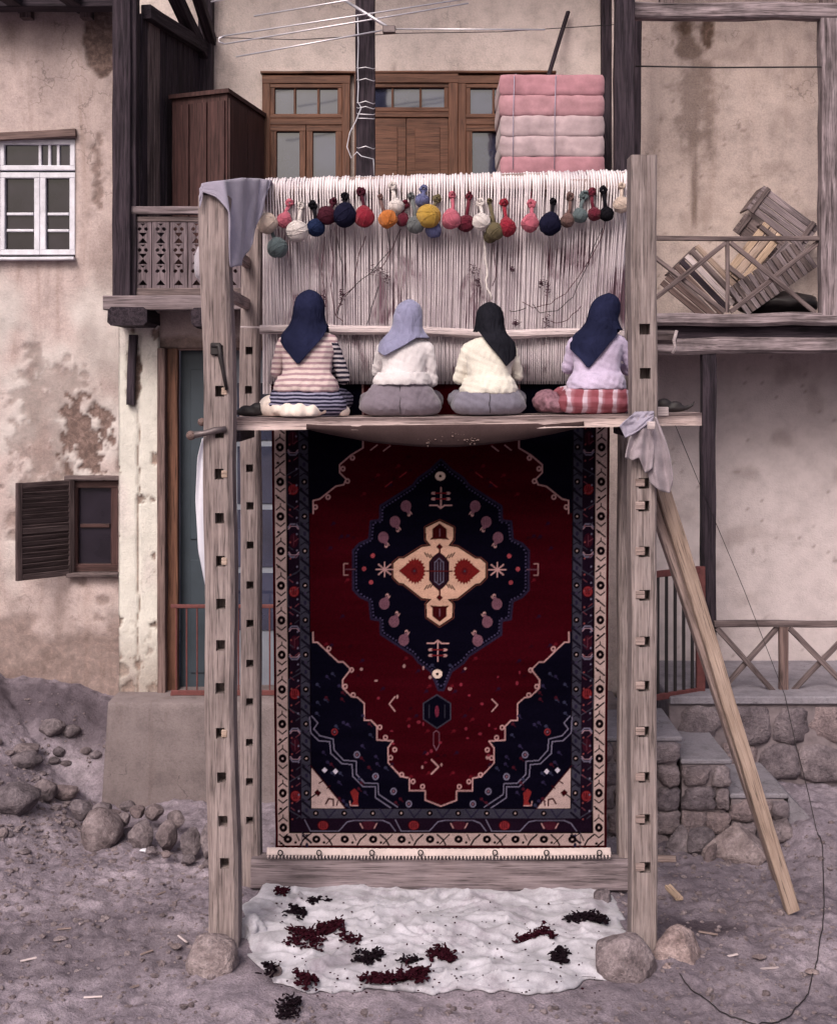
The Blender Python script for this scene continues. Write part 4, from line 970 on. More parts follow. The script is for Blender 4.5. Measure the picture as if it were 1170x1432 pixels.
def line(pts, w, c, closed=False):
    pts = list(pts) + ([pts[0]] if closed else [])
    for (xa, ya), (xb, yb) in zip(pts[:-1], pts[1:]):
        s = region(min(xa, xb) - w, max(xa, xb) + w, min(ya, yb) - w, max(ya, yb) + w); x, y = PXX[s], PYY[s]
        if x.size == 0: continue
        L2 = (xb - xa) ** 2 + (yb - ya) ** 2 + 1e-9; tt = np.clip(((x - xa) * (xb - xa) + (y - ya) * (yb - ya)) / L2, 0, 1)
        can[s][np.hypot(x - xa - tt * (xb - xa), y - ya - tt * (yb - ya)) < w / 2] = c
def disc(cx, cy, rx, ry, c, ring=None):
    s = region(cx - rx, cx + rx, cy - ry, cy + ry); d = np.hypot((PXX[s] - cx) / rx, (PYY[s] - cy) / ry)
    if d.size: can[s][(d < 1) & ((d > ring) if ring else True)] = c
CXR = 616.5
mir = lambda pts: [(2 * CXR - x, y) for x, y in pts]
def both(f, pts, *a, **k): f(pts, *a, **k); f(mir(pts), *a, **k)
z6 = lambda l: [(370 + x / 4.212, 880 + y / 4.212) for x, y in l]
z5 = lambda l: [(370 + x / 4.476, 580 + y / 4.476) for x, y in l]
z7 = lambda l: [(480 + x / 4.092, 630 + y / 4.092) for x, y in l]
z3 = lambda l: [(520 + x / 6.158, 720 + y / 6.158) for x, y in l]
can[:] = BLK
rect(382, 851, 533, 1187, DRED)
FX0, FX1, FY1 = 434, 2 * CXR - 434, 1131
rect(386, 2 * CXR - 386, 533, 1183, CREAM); rect(401.5, 2 * CXR - 401.5, 533, 1166, BLK)
rect(404, 2 * CXR - 404, 533, 1164, rgb(24, 13, 24)); rect(420, 2 * CXR - 420, 533, 1145, SLATE); rect(432.5, 2 * CXR - 432.5, 533, 1132, BLK)
rect(FX0, FX1, 533, FY1, RED)
# cream guard stripe: rosettes, chevrons and slanting stems
for k in range(-2, 12):
    y = 625.8 + 48.4 * k
    if y > 1172: break
    for x, sgn in ((393.7, 1), (2 * CXR - 393.7, -1)):
        disc(x, y, 5.6, 6.2, BLK); disc(x, y, 1.5, 1.6, CREAM)
        line([(x - 6, y - 9), (x, y - 14), (x + 6, y - 9)], 1.8, BLK); line([(x - 6, y + 9), (x, y + 14), (x + 6, y + 9)], 1.8, BLK); line([(x, y - 14), (x, y - 18)], 1.8, BLK)
        line([(x - 6 * sgn, y + 19), (x + 6 * sgn, y + 29)] if k % 2 else [(x + 6 * sgn, y + 19), (x - 6 * sgn, y + 29)], 2.2, BLK); disc(x - 3, y + 22, 2.2, 1.8, BLK)
        x2 = 427 if sgn > 0 else 2 * CXR - 427
        disc(x2, y, 4, 4.4, BLK); disc(x2, y, 1.3, 1.3, CREAM)
        line([(x2 - 6, y + 11), (x2 + 6, y + 21)], 3.2, rgb(20, 16, 26)); line([(x2 + 6, y - 11), (x2 - 6, y - 21)], 3.2, rgb(20, 16, 26)); line([(x2 - 6, y - 8), (x2, y - 12), (x2 + 6, y - 8)], 1.5, rgb(20, 16, 26)); line([(x2 - 6, y + 8), (x2, y + 12), (x2 + 6, y + 8)], 1.5, rgb(20, 16, 26)); disc(x2, y + 24.2, 2.2, 3.2, rgb(34, 30, 46)); disc(x2, y + 11, 2, 2, rgb(50, 44, 60))
for k in range(12):
    x = 400 + 40.2 * k
    if x > 840: break
    disc(x, 1174.5, 6, 5.4, BLK); disc(x, 1174.5, 1.6, 1.4, CREAM)
    line([(x + 10, 1168), (x + 18, 1175), (x + 22, 1182)] if k % 2 else [(x + 30, 1168), (x + 22, 1175), (x + 18, 1182)], 2.4, BLK); line([(x + 14, 1181), (x + 27, 1168)] if k % 2 else [(x + 12, 1168), (x + 16, 1176)], 1.6, BLK); disc(x + 11, 1179, 2, 1.8, BLK)
    x2 = 440 + 40.2 * k
    if x2 < 800:
        disc(x2, 1138, 4.2, 4, BLK); disc(x2, 1138, 1.3, 1.3, CREAM); line([(x2 + 10, 1132), (x2 + 18, 1144), (x2 + 28, 1133)], 2, rgb(34, 30, 46))
# main dark border: red flowers, lavender brackets, zigzag stem
for k in range(-1, 4):
    y = 685 + 143 * k
    for x, s in ((411.5, 1), (2 * CXR - 411.5, -1)):
        yy = y
        if yy < 1150:
            disc(x, yy, 7.6, 8.4, DRED); disc(x, yy, 6.4, 7.2, ROSE)
            for q in (-3, 0, 3): line([(x + q, yy - 4), (x + q * .6, yy + 4)], .9, DRED)
        yc = y + 71.5
        if yc < 1120:
            for w_, rr_, cc in ((1.7, 9, LAV), (1.5, 6, rgb(150, 120, 128))):
                line([(x - 7, yc - rr_ - 10), (x - 4, yc - rr_ - 14), (x + 4, yc - rr_ - 14), (x + 7, yc - rr_ - 10)], w_, cc); line([(x - 7, yc + rr_ + 10), (x - 4, yc + rr_ + 14), (x + 4, yc + rr_ + 14), (x + 7, yc + rr_ + 10)], w_, cc)
            disc(x, yc, 6, 10, rgb(48, 16, 26)); line([(x, yc - 7), (x, yc + 7)], 1.2, rgb(80, 40, 50))
        e = 8.5 * s
        line([(x + e, y - 30), (x - e, y - 20), (x - e, y + 20), (x + e, y + 30)], 1.5, SLATE); line([(x + e, y + 30), (x + e, y + 113)], 1.3, SLATE)
rect(404, 2 * CXR - 404, 1146, 1164, rgb(24, 13, 24))
for i, x in enumerate(range(450, 800, 128)):
    disc(x, 1155, 8.5, 7.2, DRED); disc(x, 1155, 7, 6, ROSE)
    for q in (-3, 0, 3): line([(x + q, 1151), (x + q, 1159)], .9, DRED)
    line([(x - 26, 1147), (x - 18, 1163), (x + 22, 1163), (x + 34, 1150), (x + 44, 1148), (x + 84, 1148), (x + 94, 1152), (x + 102, 1163)], 1.4, LAV)
    disc(x + 64, 1155, 12, 6, rgb(56, 20, 30)); line([(x + 52, 1152), (x + 56, 1159)], 1.5, PINK); line([(x + 76, 1152), (x + 72, 1159)], 1.5, PINK)
# corners of the field
bl = z6([(285, 20), (285, 80), (310, 80), (430, 195), (460, 195), (505, 240), (458, 300), (458, 350), (510, 400), (545, 405), (585, 440), (585, 540), (625, 540), (660, 575), (660, 655), (755, 660), (725, 700), (725, 790), (800, 870), (850, 880), (850, 955), (945, 955), (945, 1010), (1037, 1045)])
tl = z5([(620, 20), (620, 210), (545, 255), (475, 315), (475, 365), (515, 405), (500, 440), (450, 450), (350, 530), (308, 540), (308, 620)])
both(fill, [(FX0, 880 + 20 / 4.212)] + bl + [(CXR, FY1), (FX0, FY1)], NAVY)
both(fill, [(FX0, 533)] + [(tl[0][0], 533)] + tl + [(FX0, tl[-1][1])], NAVY)
for pl_ in (bl, [(tl[0][0], 533)] + tl):
    both(line, pl_, 2.0, PINK)
for (x, y) in z6([(372, 118), (505, 243), (468, 340), (515, 390), (672, 580), (705, 640), (760, 712), (735, 760), (800, 860), (868, 900), (925, 930)]) + z5([(550, 272), (490, 340), (518, 418), (397, 518), (318, 580)]):
    for xx in (x + 1, 2 * CXR - x - 1):
        disc(xx, y, 3.6, 3.8, PINK, .45)
# small red triangles at field edge
# pale zigzags and dots in the bottom corners
zig = z6([(275, 515), (310, 555), (285, 590), (320, 630), (400, 650), (405, 715), (460, 775), (535, 780), (535, 855), (585, 908), (665, 912), (668, 975), (780, 1050)])
zig2 = z6([(262, 520), (268, 615), (315, 660), (380, 665), (385, 735), (450, 795), (510, 800), (515, 870), (575, 930), (650, 930), (650, 995), (740, 1055)])
both(line, zig, 1.5, LAV); both(line, zig2, 1.5, LAV)
for (x, y), c in zip(z6([(408, 608), (540, 742), (650, 870), (757, 958), (848, 1032)]), (ROSE, LAV, LAV, LAV, LAV)):
    for xx in (x, 2 * CXR - x): disc(xx, y, 4.6, 5, c, .6); disc(xx, y, 1.6, 1.8, MAUVE)
for (x, y) in z6([(348, 833), (412, 840)]):
    for xx in (x, 2 * CXR - x): fill([(xx - 4, y), (xx, y - 4), (xx + 4, y), (xx, y + 4)], rgb(190, 180, 190))
both(fill, [(FX0, 1073), (FX0, FY1), (481, FY1)], CREAM); both(line, [(433, 1072), (482, FY1)], 1.6, DRED)
both(line, z6([(250, 1008), (300, 970)]), 2.0, BLK); both(disc if False else fill, z6([(285, 965), (305, 945), (328, 965), (310, 990)]), DRED)
both(line, z6([(355, 1030), (372, 1000), (400, 1005), (400, 1040)]), 2.4, DRED); both(line, z6([(315, 910), (340, 895)]), 1.8, DRED); both(line, z6([(362, 940), (380, 925)]), 1.8, DRED); both(line, z6([(420, 1040), (425, 1015)]), 1.8, DRED)
both(fill, z6([(500, 960), (525, 940), (550, 965), (545, 1020), (550, 1045), (500, 1045), (520, 1015)]), rgb(110, 34, 34)); both(line, z6([(498, 1015), (500, 1040), (545, 1042)]), 1.4, PINK)
# medallion
half = [(555, 55), (500, 110), (430, 160), (400, 200), (300, 265), (215, 320), (212, 400), (160, 408), (150, 510), (95, 535), (58, 575), (58, 680)]
left = half + [(x, 1375 - y) for x, y in reversed(half[1:-1])] + [(545, 1372)]
med = z7(left) ; med = med + [(2 * CXR - x, y) for x, y in reversed(med)]
fill(med, NAVY); line(med, 3.4, rgb(34, 28, 45), True)
for i in range(0, len(med)):
    (xa, ya), (xb, yb) = med[i], med[(i + 1) % len(med)]
    n = int(math.hypot(xb - xa, yb - ya) / 4.5)
    for q in range(n):
        f = (q + .5) / n; x, y = xa + (xb - xa) * f, ya + (yb - ya) * f; x, y = x + (CXR - x) * .035, y + (797 - y) * .035
        disc(x, y, 1.3, 1.3, rgb(58, 52, 74))
for (x, y) in ((497, 797), (2 * CXR - 497, 797)):
    s = 1 if x < CXR else -1
    line([(x, y), (x - 14 * s, y)], 1.5, MAUVE); line([(x - 10 * s, y - 8), (x - 16 * s, y - 8), (x - 16 * s, y + 8), (x - 10 * s, y + 8)], 1.5, PINK)
cross_r = [(587, 58), (700, 113), (697, 215), (655, 268), (735, 280), (890, 380), (930, 380), (976, 420), (976, 540), (930, 588), (890, 595), (735, 718), (650, 728), (694, 770), (690, 882), (583, 955)]
cross = z3(cross_r); cross = cross + [(2 * 614.6 - x, y) for x, y in reversed(cross)]
line(cross, 5.6, rgb(92, 52, 44), True); line(cross, 3.4, BLK, True); fill(cross, rgb(196, 156, 132))
for s in (-1, 1):
    cx = 614.6 + 35 * s; cy = 799
    pts = []
    for q in range(40):
        a = 2 * math.pi * q / 40; r_ = 15.5 if q % 2 else 19
        pts.append((cx - s * 1 + r_ * .8 * math.cos(a), cy + r_ * math.sin(a)))
    fill(pts, rgb(100, 26, 26)); fill([(cx + 10 * s, cy - 10), (cx + 22 * s, cy), (cx + 10 * s, cy + 10)], rgb(100, 26, 26)); disc(cx, cy, 4.5, 5, rgb(80, 20, 24)); disc(cx, cy, 1.5, 1.5, SLATE)
    for t_ in (-1, 1):
        for q in range(3): line([(614.6 + s * (9 + q * 4), cy + t_ * (17 + q * 1.5)), (614.6 + s * (13 + q * 4), cy + t_ * (23 + q * 1.5))], 1.5, BLK)
hx = [(614, 772), (622, 778), (628, 786), (628, 812), (622, 820), (614, 827), (606, 820), (600, 812), (600, 786), (606, 778)]
fill(hx, rgb(36, 18, 26))
for q in (-6, -2, 2, 6): line([(614 + q, 786), (614 + q, 814)], 1.2, LAV)
line([(608, 787), (614, 781), (620, 787)], 1.1, LAV); line([(608, 813), (614, 818), (620, 813)], 1.1, LAV); line([(596, 799), (632, 799)], 2, rgb(70, 24, 26))
for s, yc in ((-1, 745), (1, 857)):
    fill([(614.6, yc + s * 13), (624.5, yc + s * 5), (624.5, yc - s * 6), (628, yc - s * 10), (614.6, yc - s * 9), (601, yc - s * 10), (604.5, yc - s * 6), (604.5, yc + s * 5)], rgb(52, 12, 14))
    line([(614.6, yc - 5), (614.6, yc + 5)], 1.4, MAUVE)
    y2 = 765 if s < 0 else 836
    fill([(610, y2), (614.6, y2 - 5), (619, y2), (614.6, y2 + 5)], rgb(60, 14, 16)); line([(614.6, y2), (614.6, 799 + s * 26)], 2.4, rgb(60, 14, 16))
for (x, y), s in zip(z7([(360, 320), (297, 410), (230, 500), (235, 880), (290, 982), (345, 1088)]), (1, 1, 1, -1, -1, -1)):
    for sx, xx in ((1, x), (-1, 2 * CXR - x - 1)):
        disc(xx, y, 7.3, 8.0, MAUVE); fill([(xx - 5, y + 3 * s), (xx + 6 * sx, y + 14 * s), (xx + 6, y + 2 * s)], MAUVE)
        for q in (-3, 0, 3): line([(xx + q, y - 5), (xx + q, y + 4)], .8, rgb(96, 60, 72))
        disc(xx + 4 * sx, y + 12 * s, 2.2, 2.4, PINK); disc(xx + 3.6 * sx, y + 11 * s, 1.1, 1.2, NAVY); line([(xx + 6 * sx, y + 8 * s), (xx + 8 * sx, y + 11 * s)], 1.3, PINK)
for x, y in z7([(555, 148), (537, 1280)]): disc(x, y, 7, 6.2, rgb(214, 190, 172)); disc(x, y, 2.2, 2, BLK)
for (x, y), s in zip(z7([(558, 270), (540, 1150)]), (1, -1)):
    line([(x, y - 14), (x, y + 14)], 1.8, PINK); line([(x - 15, y + 11 * s), (x - 5, y + 11 * s), (x, y + 15 * s), (x + 5, y + 11 * s), (x + 15, y + 11 * s)], 2, PINK)
    for q in (-6, 2):
        for w_ in (-10, 10): disc(x + w_, y + q * s, 3.4, 2, PINK); line([(x + w_ * .8, y + q * s), (x, y + q * s)], 1.8, rgb(96, 24, 28))
for (x, y) in ((538, 797), (2 * CXR - 538, 797)):
    for q in range(8):
        a = q * math.pi / 4; line([(x, y), (x + 12 * math.cos(a), y + 10 * math.sin(a))], 2.0, PINK)
for x, y in z7([(170, 605), (120, 680), (160, 757)]):
    for xx in (x, 2 * CXR - x): disc(xx, y, 3, 3.2, rgb(140, 60, 66))
# pendant and small marks
hp = [(611, 972), (630, 984), (630, 1006), (611, 1019), (592, 1006), (592, 984)]
fill(hp, NAVY); line(hp, 1.8, SLATE, True); disc(611, 995, 3, 8, rgb(96, 34, 50)); line([(600, 986), (600, 1004)], 1.1, SLATE); line([(622, 986), (622, 1004)], 1.1, SLATE)
line([(606, 1025), (606, 1042), (610, 1050), (614, 1042), (614, 1025), (610, 1022)], 1.2, MAUVE, True); line([(603, 1063), (613, 1073), (603, 1083)], 2.2, PINK)
for s in (-1, 1):
    x = 616 + s * 72; line([(x + 8 * s * -1, 975), (x, 985), (x + 8 * s * -1, 995)] if s < 0 else [(x - 0, 978), (x + 8, 986), (x + 0, 995)], 1.8, PINK)
rc = random.Random(2)
for i in range(46):
    x, y = rc.uniform(530, 700), rc.uniform(1000, 1075)
    if rc.random() < .5: x, y = rc.uniform(450, 790), rc.uniform(930, 1000)
    s = (int((y - RY0) * S_), int((x - RX0) * S_))
    if np.abs(can[s] - RED).sum() < .02: disc(x, y, rc.uniform(1.2, 3), rc.uniform(1.2, 3), rgb(112, 36, 48) if rc.random() < .7 else PINK * .8)
for (x, y), c in zip(z5([(690, 210), (770, 215), (870, 380), (780, 440)]), (PINK, PINK, ROSE, ROSE)):
    both(line, [(x - 5, y + 3), (x + 4, y - 4)], 1.6, c)
# small leaves and buds that thicken the borders and corners
rl_ = random.Random(8)
for k in range(52):
    y = 560 + k * 11.4
    for s in (-1, 1):
        x = CXR + s * (CXR - 411.5); o_ = 6.5 * (1 if k % 2 else -1)
        if k % 4: line([(x + o_, y), (x + o_ * .2, y + 4)], 1.2, rgb(96, 50, 58) if k % 3 else SLATE)
        disc(x - o_ * .7, y + 5, 1.3, 1.3, rgb(120, 60, 60) if k % 2 else LAV)
for k in range(70):
    x, y = rl_.uniform(440, 610), rl_.uniform(930, 1128)
    s0 = (int((y - RY0) * S_), int((x - RX0) * S_))
    if np.abs(can[s0] - NAVY).sum() < .01:
        for xx in (x, 2 * CXR - x):
            c_ = (rgb(40, 34, 56), rgb(60, 20, 30), rgb(44, 44, 62))[k % 3]; disc(xx, y, 2.4, 2.2, c_); line([(xx, y), (xx + 4, y + 4)], 1.1, c_)
for k in range(90):
    x, y = rl_.uniform(440, 612), rl_.uniform(610, 1090)
    s0 = (int((y - RY0) * S_), int((x - RX0) * S_))
    if np.abs(can[s0] - RED).sum() < .01:
        for xx in (x, 2 * CXR - x):
            c_ = (rgb(82, 18, 26), rgb(40, 6, 14), rgb(36, 14, 30))[k % 3]; disc(xx, y, 2.6, 2.2, c_); line([(xx - 4, y + 3), (xx, y)], 1.1, c_)
# abrash and wool grain
ab = 1 + .6 * (fbm(PXX * .008, PYY * .07, 91) - .5) + .25 * (fbm(PXX * .5, PYY * .5, 92, 2) - .5)
can *= ab[..., None]
H2, W2 = CH // S_, CW // S_
low = can[:H2 * S_, :W2 * S_].reshape(H2, S_, W2, S_, 3).mean((1, 3))
YG = .965
A, B = np.meshgrid(np.arange(W2), np.arange(H2)); px = RX0 + A * (RX1 - RX0) / (W2 - 1); py = RY0 + B * (RY1 - RY0) / (H2 - 1)
wave = .012 * np.sin(px * .02 + 1) * sm(1190, 800, py) + .014 * (fbm(px * .012, py * .008, 95) - .5) + .0022 * (fbm(px * .9, py * .9, 96, 2) - .5)
xw = X(616.5, YG) + (px - 616.5) * (YG + CAM_D) / FOC * (1 - .012 * (py - 860) / 326) + .004 * (fbm(px * 0, py * .03, 97) - .5)
zw = CAM_Z - (py - 534) * (YG + CAM_D) / FOC - .010 * np.sin((px - 382) / 469 * math.pi) * sm(1000, 1187, py) * 0
me = np_mesh('carpet', np.stack([xw, YG + .012 - wave, zw], -1).reshape(-1, 3), grid_faces(W2, H2)[:, ::-1])
ca = me.color_attributes.new('knots', 'FLOAT_COLOR', 'POINT'); ca.data.foreach_set('color', np.concatenate([low, np.ones((H2, W2, 1), np.float32)], -1).astype(np.float32).ravel())
m, t, b = nt('carpet_wool', 1.0, .0)
at = N(t, 'ShaderNodeAttribute'); at.attribute_name = 'knots'
n = noise(t, coords(t, (1, 1, 1), False), 150, 2, .6)
t.links.new(mix(t, .6, at.outputs['Color'], ramp(t, n, [(.3, G(.6)), (.7, G(1.25))]), 'MULTIPLY'), b.inputs['Base Color']); bump(t, b, n, .5, .006)
rug = thing('knotted_carpet', 'half-woven dark red and navy medallion carpet with cream border on the loom', 'carpet', (0, YG, .3))
pf = link('pile', me, m, rug)
sol = pf.modifiers.new('s', 'SOLIDIFY'); sol.thickness = .014; sol.offset = -1
# flat-woven cream end with its cords
mb = MB(); zb0, zb1 = Z(1187, YG), Z(1194, YG)
nx = 120; A, B = np.meshgrid(np.linspace(0, 1, nx), np.linspace(0, 1, 5))
fx = X(374, YG) + A * (X(853, YG) - X(374, YG)); fz = Z(1184, YG) - B * .046 - .02 * A * 0 - .01 * np.sin(A * 3)
eb = link('end_band', np_mesh('end_band', np.stack([fx, YG - .02 - .035 * B ** 2 + .004 * np.sin(A * 400), fz], -1).reshape(-1, 3), grid_faces(nx, 5)), fabric('fringe_cotton', L_(.52, .43, .39), 300), rug)
eb.modifiers.new('s', 'SOLIDIFY').thickness = .008
M['fringe'] = eb.data.materials[0]
mb = MB()
for i in range(100):
    u = (i + .5) / 100; x = X(374, YG) + u * (X(853, YG) - X(374, YG)); z = Z(1184, YG) - .038 - .01 * math.sin(u * 3)
    mb.tube([(x, YG - .05, z), (x + R.uniform(-.002, .002), YG - .068, z - .018), (x + R.uniform(-.006, .006), YG - .06, z - .032)], [.006, .0065, .004], 5)
tag(mb.build('fringe', M['fringe'], rug), kind='stuff')
for px_ in (392, 446, 520, 588, 692, 764, 838):
    c_ = P(px_, 1193, YG - .075); tube('tie_knot', [c_ + Vector((.018 * math.cos(a_), -.004 * math.sin(2 * a_), .02 * math.sin(a_))) for a_ in np.linspace(0, 7.5, 14)], .005, M['dark_iron'], rug, 5)

# ------------------------------------------------------------------ weavers
SKIN = plain('skin', L_(.42, .26, .19), .6, .4, .1, 8, .05)
M['hair'] = plain('dark_eye', L_(.02, .015, .012), .4)
def stripes(name, bands, freq, ca, cb, dark=None, zs=None, dist=.35):
    "horizontal knitted stripes by height"
    m, t, b = nt(name, .95, .1); tc = N(t, 'ShaderNodeTexCoord'); sp = N(t, 'ShaderNodeSeparateXYZ')
    n = noise(t, tc.outputs['Object'], 5, 3); w = N(t, 'ShaderNodeMath', operation='MULTIPLY'); w.inputs[1].default_value = dist * .08; t.links.new(n, w.inputs[0])
    t.links.new(tc.outputs['Object'], sp.inputs[0]); ad = N(t, 'ShaderNodeMath', operation='ADD'); t.links.new(sp.outputs[2], ad.inputs[0]); t.links.new(w.outputs[0], ad.inputs[1])
    mu = N(t, 'ShaderNodeMath', operation='MULTIPLY'); mu.inputs[1].default_value = freq; t.links.new(ad.outputs[0], mu.inputs[0])
    fr = N(t, 'ShaderNodeMath', operation='FRACT'); t.links.new(mu.outputs[0], fr.inputs[0])
    c = ramp(t, fr.outputs[0], [(0, ca), (.48, ca), (.54, cb), (.95, cb), (1, ca)])
    k = noise(t, tc.outputs['Object'], 220, 2); t.links.new(mix(t, .5, c, ramp(t, k, [(.3, G(.7)), (.7, G(1.15))]), 'MULTIPLY'), b.inputs['Base Color']); bump(t, b, k, .3, .004)
    return m
def plaid(name):
    m, t, b = nt(name, .95, .1); tc = N(t, 'ShaderNodeTexCoord'); sp = N(t, 'ShaderNodeSeparateXYZ'); t.links.new(tc.outputs['Object'], sp.inputs[0])
    n = noise(t, tc.outputs['Object'], 4, 3)
    def st(i, f, stops):
        mu = N(t, 'ShaderNodeMath', operation='MULTIPLY_ADD'); mu.inputs[1].default_value = f; t.links.new(sp.outputs[i], mu.inputs[0]); t.links.new(n, mu.inputs[2])
        fr = N(t, 'ShaderNodeMath', operation='FRACT'); t.links.new(mu.outputs[0], fr.inputs[0]); return ramp(t, fr.outputs[0], stops)
    a = st(0, 9, [(0, L_(.26, .085, .095)), (.42, L_(.27, .09, .1)), (.48, L_(.52, .43, .44)), (.72, L_(.5, .4, .42)), (.78, L_(.36, .19, .2)), (1, L_(.26, .085, .095))])
    c = st(2, 13, [(0, L_(.72, .6, .6)), (.45, L_(.72, .6, .6)), (.5, L_(1, 1, 1)), (.95, L_(1, 1, 1)), (1, L_(.72, .6, .6))])
    t.links.new(mix(t, .8, a, c, 'MULTIPLY'), b.inputs['Base Color']); return m
def interp(tab, z): return [float(np.interp(z, [r[0] for r in tab], [r[k] for r in tab])) for k in range(1, len(tab[0]))]
def scarf(root, mat, ztip, tipx, zside, lx, htilt, seed, hs=1.0, top=.875, wide=1.0, yaw=0.0, fwd=0.0):
    tab = [(.28, .200, .150, .02), (.36, .202, .150, .02), (.44, .206, .148, .03), (.50, .205, .142, .035), (.545, .195, .134, .042), (.58, .172, .124, .052), (.62, .138, .116, .06), (.66, .117, .116, .065), (.70, .110, .120, .068), (.74, .109, .124, .07), (.79, .101, .117, .075), (.83, .082, .096, .078), (.858, .048, .058, .08), (.872, .018, .022, .08), (.876, .002, .002, .08)]
    nu, nv = 64, 46; co = []
    for j in range(nv):
        s = j / (nv - 1)
        for i in range(nu):
            u = i / (nu - 1) * 2 - 1; th = u * math.radians(150)
            # back is th = 0
            dx = math.sin(th) - tipx / .2
            hem = ztip + (zside - ztip) * min(1.15, abs(dx) / 1.0) ** 1.0
            z = .876 + (hem - .876) * s ** .86
            a, b_, cy = interp(tab, z); face = 1.0
            th2 = th; lim = math.radians(100)
            if abs(th) > lim: th2 = math.copysign(lim + (abs(th) - lim) * (.25 + .75 * float(sm(.68, .52, z))), th)
            fold = 1 + (.06 * mnoise.noise((u * 4 + seed, s * 1.2, 1)) + .05 * mnoise.noise((u * 9 + seed, s * 2.5 - u * 3, 4))) * min(1, max(0, (.8 - z) / .15)) + .02 * mnoise.noise((u * 4, z * 20 + u * 6, seed))
            sl = .03 * mnoise.noise((u * 2.5 + z * 7, seed, 2)) * max(0, min(1, (.62 - z) / .1))
            k = max(0, z - .5) / .35
            qx, qy = a * wide * fold * math.sin(th2), -(b_ * fold + sl) * math.cos(th2); w_ = yaw * float(sm(.56, .68, z)); qx, qy = qx * math.cos(w_) - qy * math.sin(w_), qx * math.sin(w_) + qy * math.cos(w_)
            co.append((qx + htilt * k + lx * max(0, z - .1), cy + qy + fwd * k, z - .25 * fwd * k))
    me = np_mesh('headscarf', np.array(co), grid_faces(nu, nv)); o = link('headscarf', me, mat, root, local=True)
    sm_ = o.modifiers.new('m', 'SMOOTH'); sm_.iterations = 2
    sl_ = o.modifiers.new('s', 'SOLIDIFY'); sl_.thickness = .008; sl_.offset = 1
    return o
def woman(px, label, Yb, scale, scarf_kw, top_mat, low_mat, lean=0.0, twist=0.0, hem=.15, arms=((.25, .10, .28), (.25, .10, .28)), hipw=1.0, htilt=0, flare=0, sleeves=None, topw=1.0, yaw=0.0, fwd=0.0, sweat=.2):
    x = X(px, Yb); zb = bench_z(x) + .002
    root = thing('person', label, 'person', (x, Yb, zb), 'women weaving on the loom bench'); root.scale = (scale,) * 3; root.rotation_euler.z = twist
    lx = lean
    L3 = lambda p: (p[0] + lx * max(0, p[2] - .1), p[1], p[2])
    def H(p):
        k = max(0, p[2] - .5) / .35; w_ = yaw * float(sm(.56, .68, p[2])); qx, qy = p[0], p[1] - .07
        return (qx * math.cos(w_) - qy * math.sin(w_) + lx * max(0, p[2] - .1) + htilt * k, .07 + qx * math.sin(w_) + qy * math.cos(w_) + fwd * k, p[2] - .25 * fwd * k)
    ells = [((0, .0, .125), (.165, .13, .12)), (L3((0, .02, .26)), (.125, .095, .13)), (L3((0, .04, .42)), (.150, .098, .14)), (H((0, .085, .745)), (.074, .092, .112), yaw, 'Z'), (H((0, .10, .69)), (.055, .07, .065), yaw, 'Z')]
    caps = [(L3((0, .05, .5)), H((0, .07, .66)), .062, .052), (L3((-.10, .05, .50)), L3((.10, .05, .50)), .05, .05), (H((0, .17, .745)), H((0, .197, .725)), .011, .015)]
    for s, el in ((-1, arms[0]), (1, arms[1])):
        sh = L3((s * .165, .05, .49)); e_ = L3((s * el[0], el[1], el[2])); wr = (s * .12, .36, .34)
        caps += [(sh, e_, .042, .036), (e_, wr, .034, .026), (wr, (s * .105, .415, .355), .027, .024)]
        ells.append(((s * .104, .425, .356), (.036, .04, .014)))
        for f in range(4):
            fx = s * (.075 + f * .019); ln = (.055, .066, .07, .06)[f]
            caps.append(((fx, .45, .36), (fx, .45 + ln * .55, .368), .0088, .008)); caps.append(((fx, .45 + ln * .55, .368), (fx - s * .002, .45 + ln, .358), .008, .007))
        caps.append(((s * .076, .41, .358), (s * .052, .435, .366), .0105, .009)); caps.append(((s * .052, .435, .366), (s * .05, .465, .364), .009, .008))
        kn = (s * .24 * hipw, .31, .10); hip = (s * .09, .03, .10); ft = (-s * .03, .37, .055)
        caps += [(hip, kn, .088, .066), (kn, ft, .06, .04), (ft, (-s * .14, .36, .04), .036, .028)]
        ells.append((H((s * .076, .085, .74)), (.012, .022, .03)))
    body = link('body', union('body', ells, caps, .0075, 3), SKIN, root, local=True)
    for s in (-1, 1):
        bm = bmesh.new(); bmesh.ops.create_icosphere(bm, subdivisions=2, radius=.011, matrix=Matrix.Translation(H((s * .031, .172, .755)))); me = bpy.data.meshes.new('eye'); bm.to_mesh(me); bm.free()
        link('eye', me, M['hair'], root, local=True)
    mo = MB(); mo.tube([H((-.024, .165, .685)), H((0, .172, .683)), H((.024, .165, .685))], [.003, .006, .003], 6); mo.build('mouth', plain('lips', L_(.35, .14, .13), .5), root, True, True)
    # top
    t_e, t_c = [], [(L3((0, .05, .535)), L3((s * .15, .05, .498)), .072, .062) for s in (-1, 1)]
    def ring(z, a, b_, cy): return (z, lx * max(0, z - .1), cy, a * topw, b_)
    t_l = [[ring(hem - .02, sweat + flare, .170, -.006), ring(hem + .02, sweat + .004 + flare, .172, -.006), ring(hem + .08, .5 * (sweat + .17) + flare * .6, .152, .004), ring(.29, .166 + flare * .2, .128, .02), ring(.36, .170, .122, .028), ring(.43, .182, .120, .034), ring(.49, .186, .112, .042), ring(.535, .165, .095, .05), ring(.565, .11, .078, .055), ring(.59, .07, .062, .06)]]
    a_c = []
    for s, el in ((-1, arms[0]), (1, arms[1])):
        sh = L3((s * .165, .05, .49)); e_ = L3((s * el[0], el[1], el[2])); wr = (s * .12, .35, .34)
        a_c += [(sh, e_, .056, .046), (e_, wr, .046, .034)]
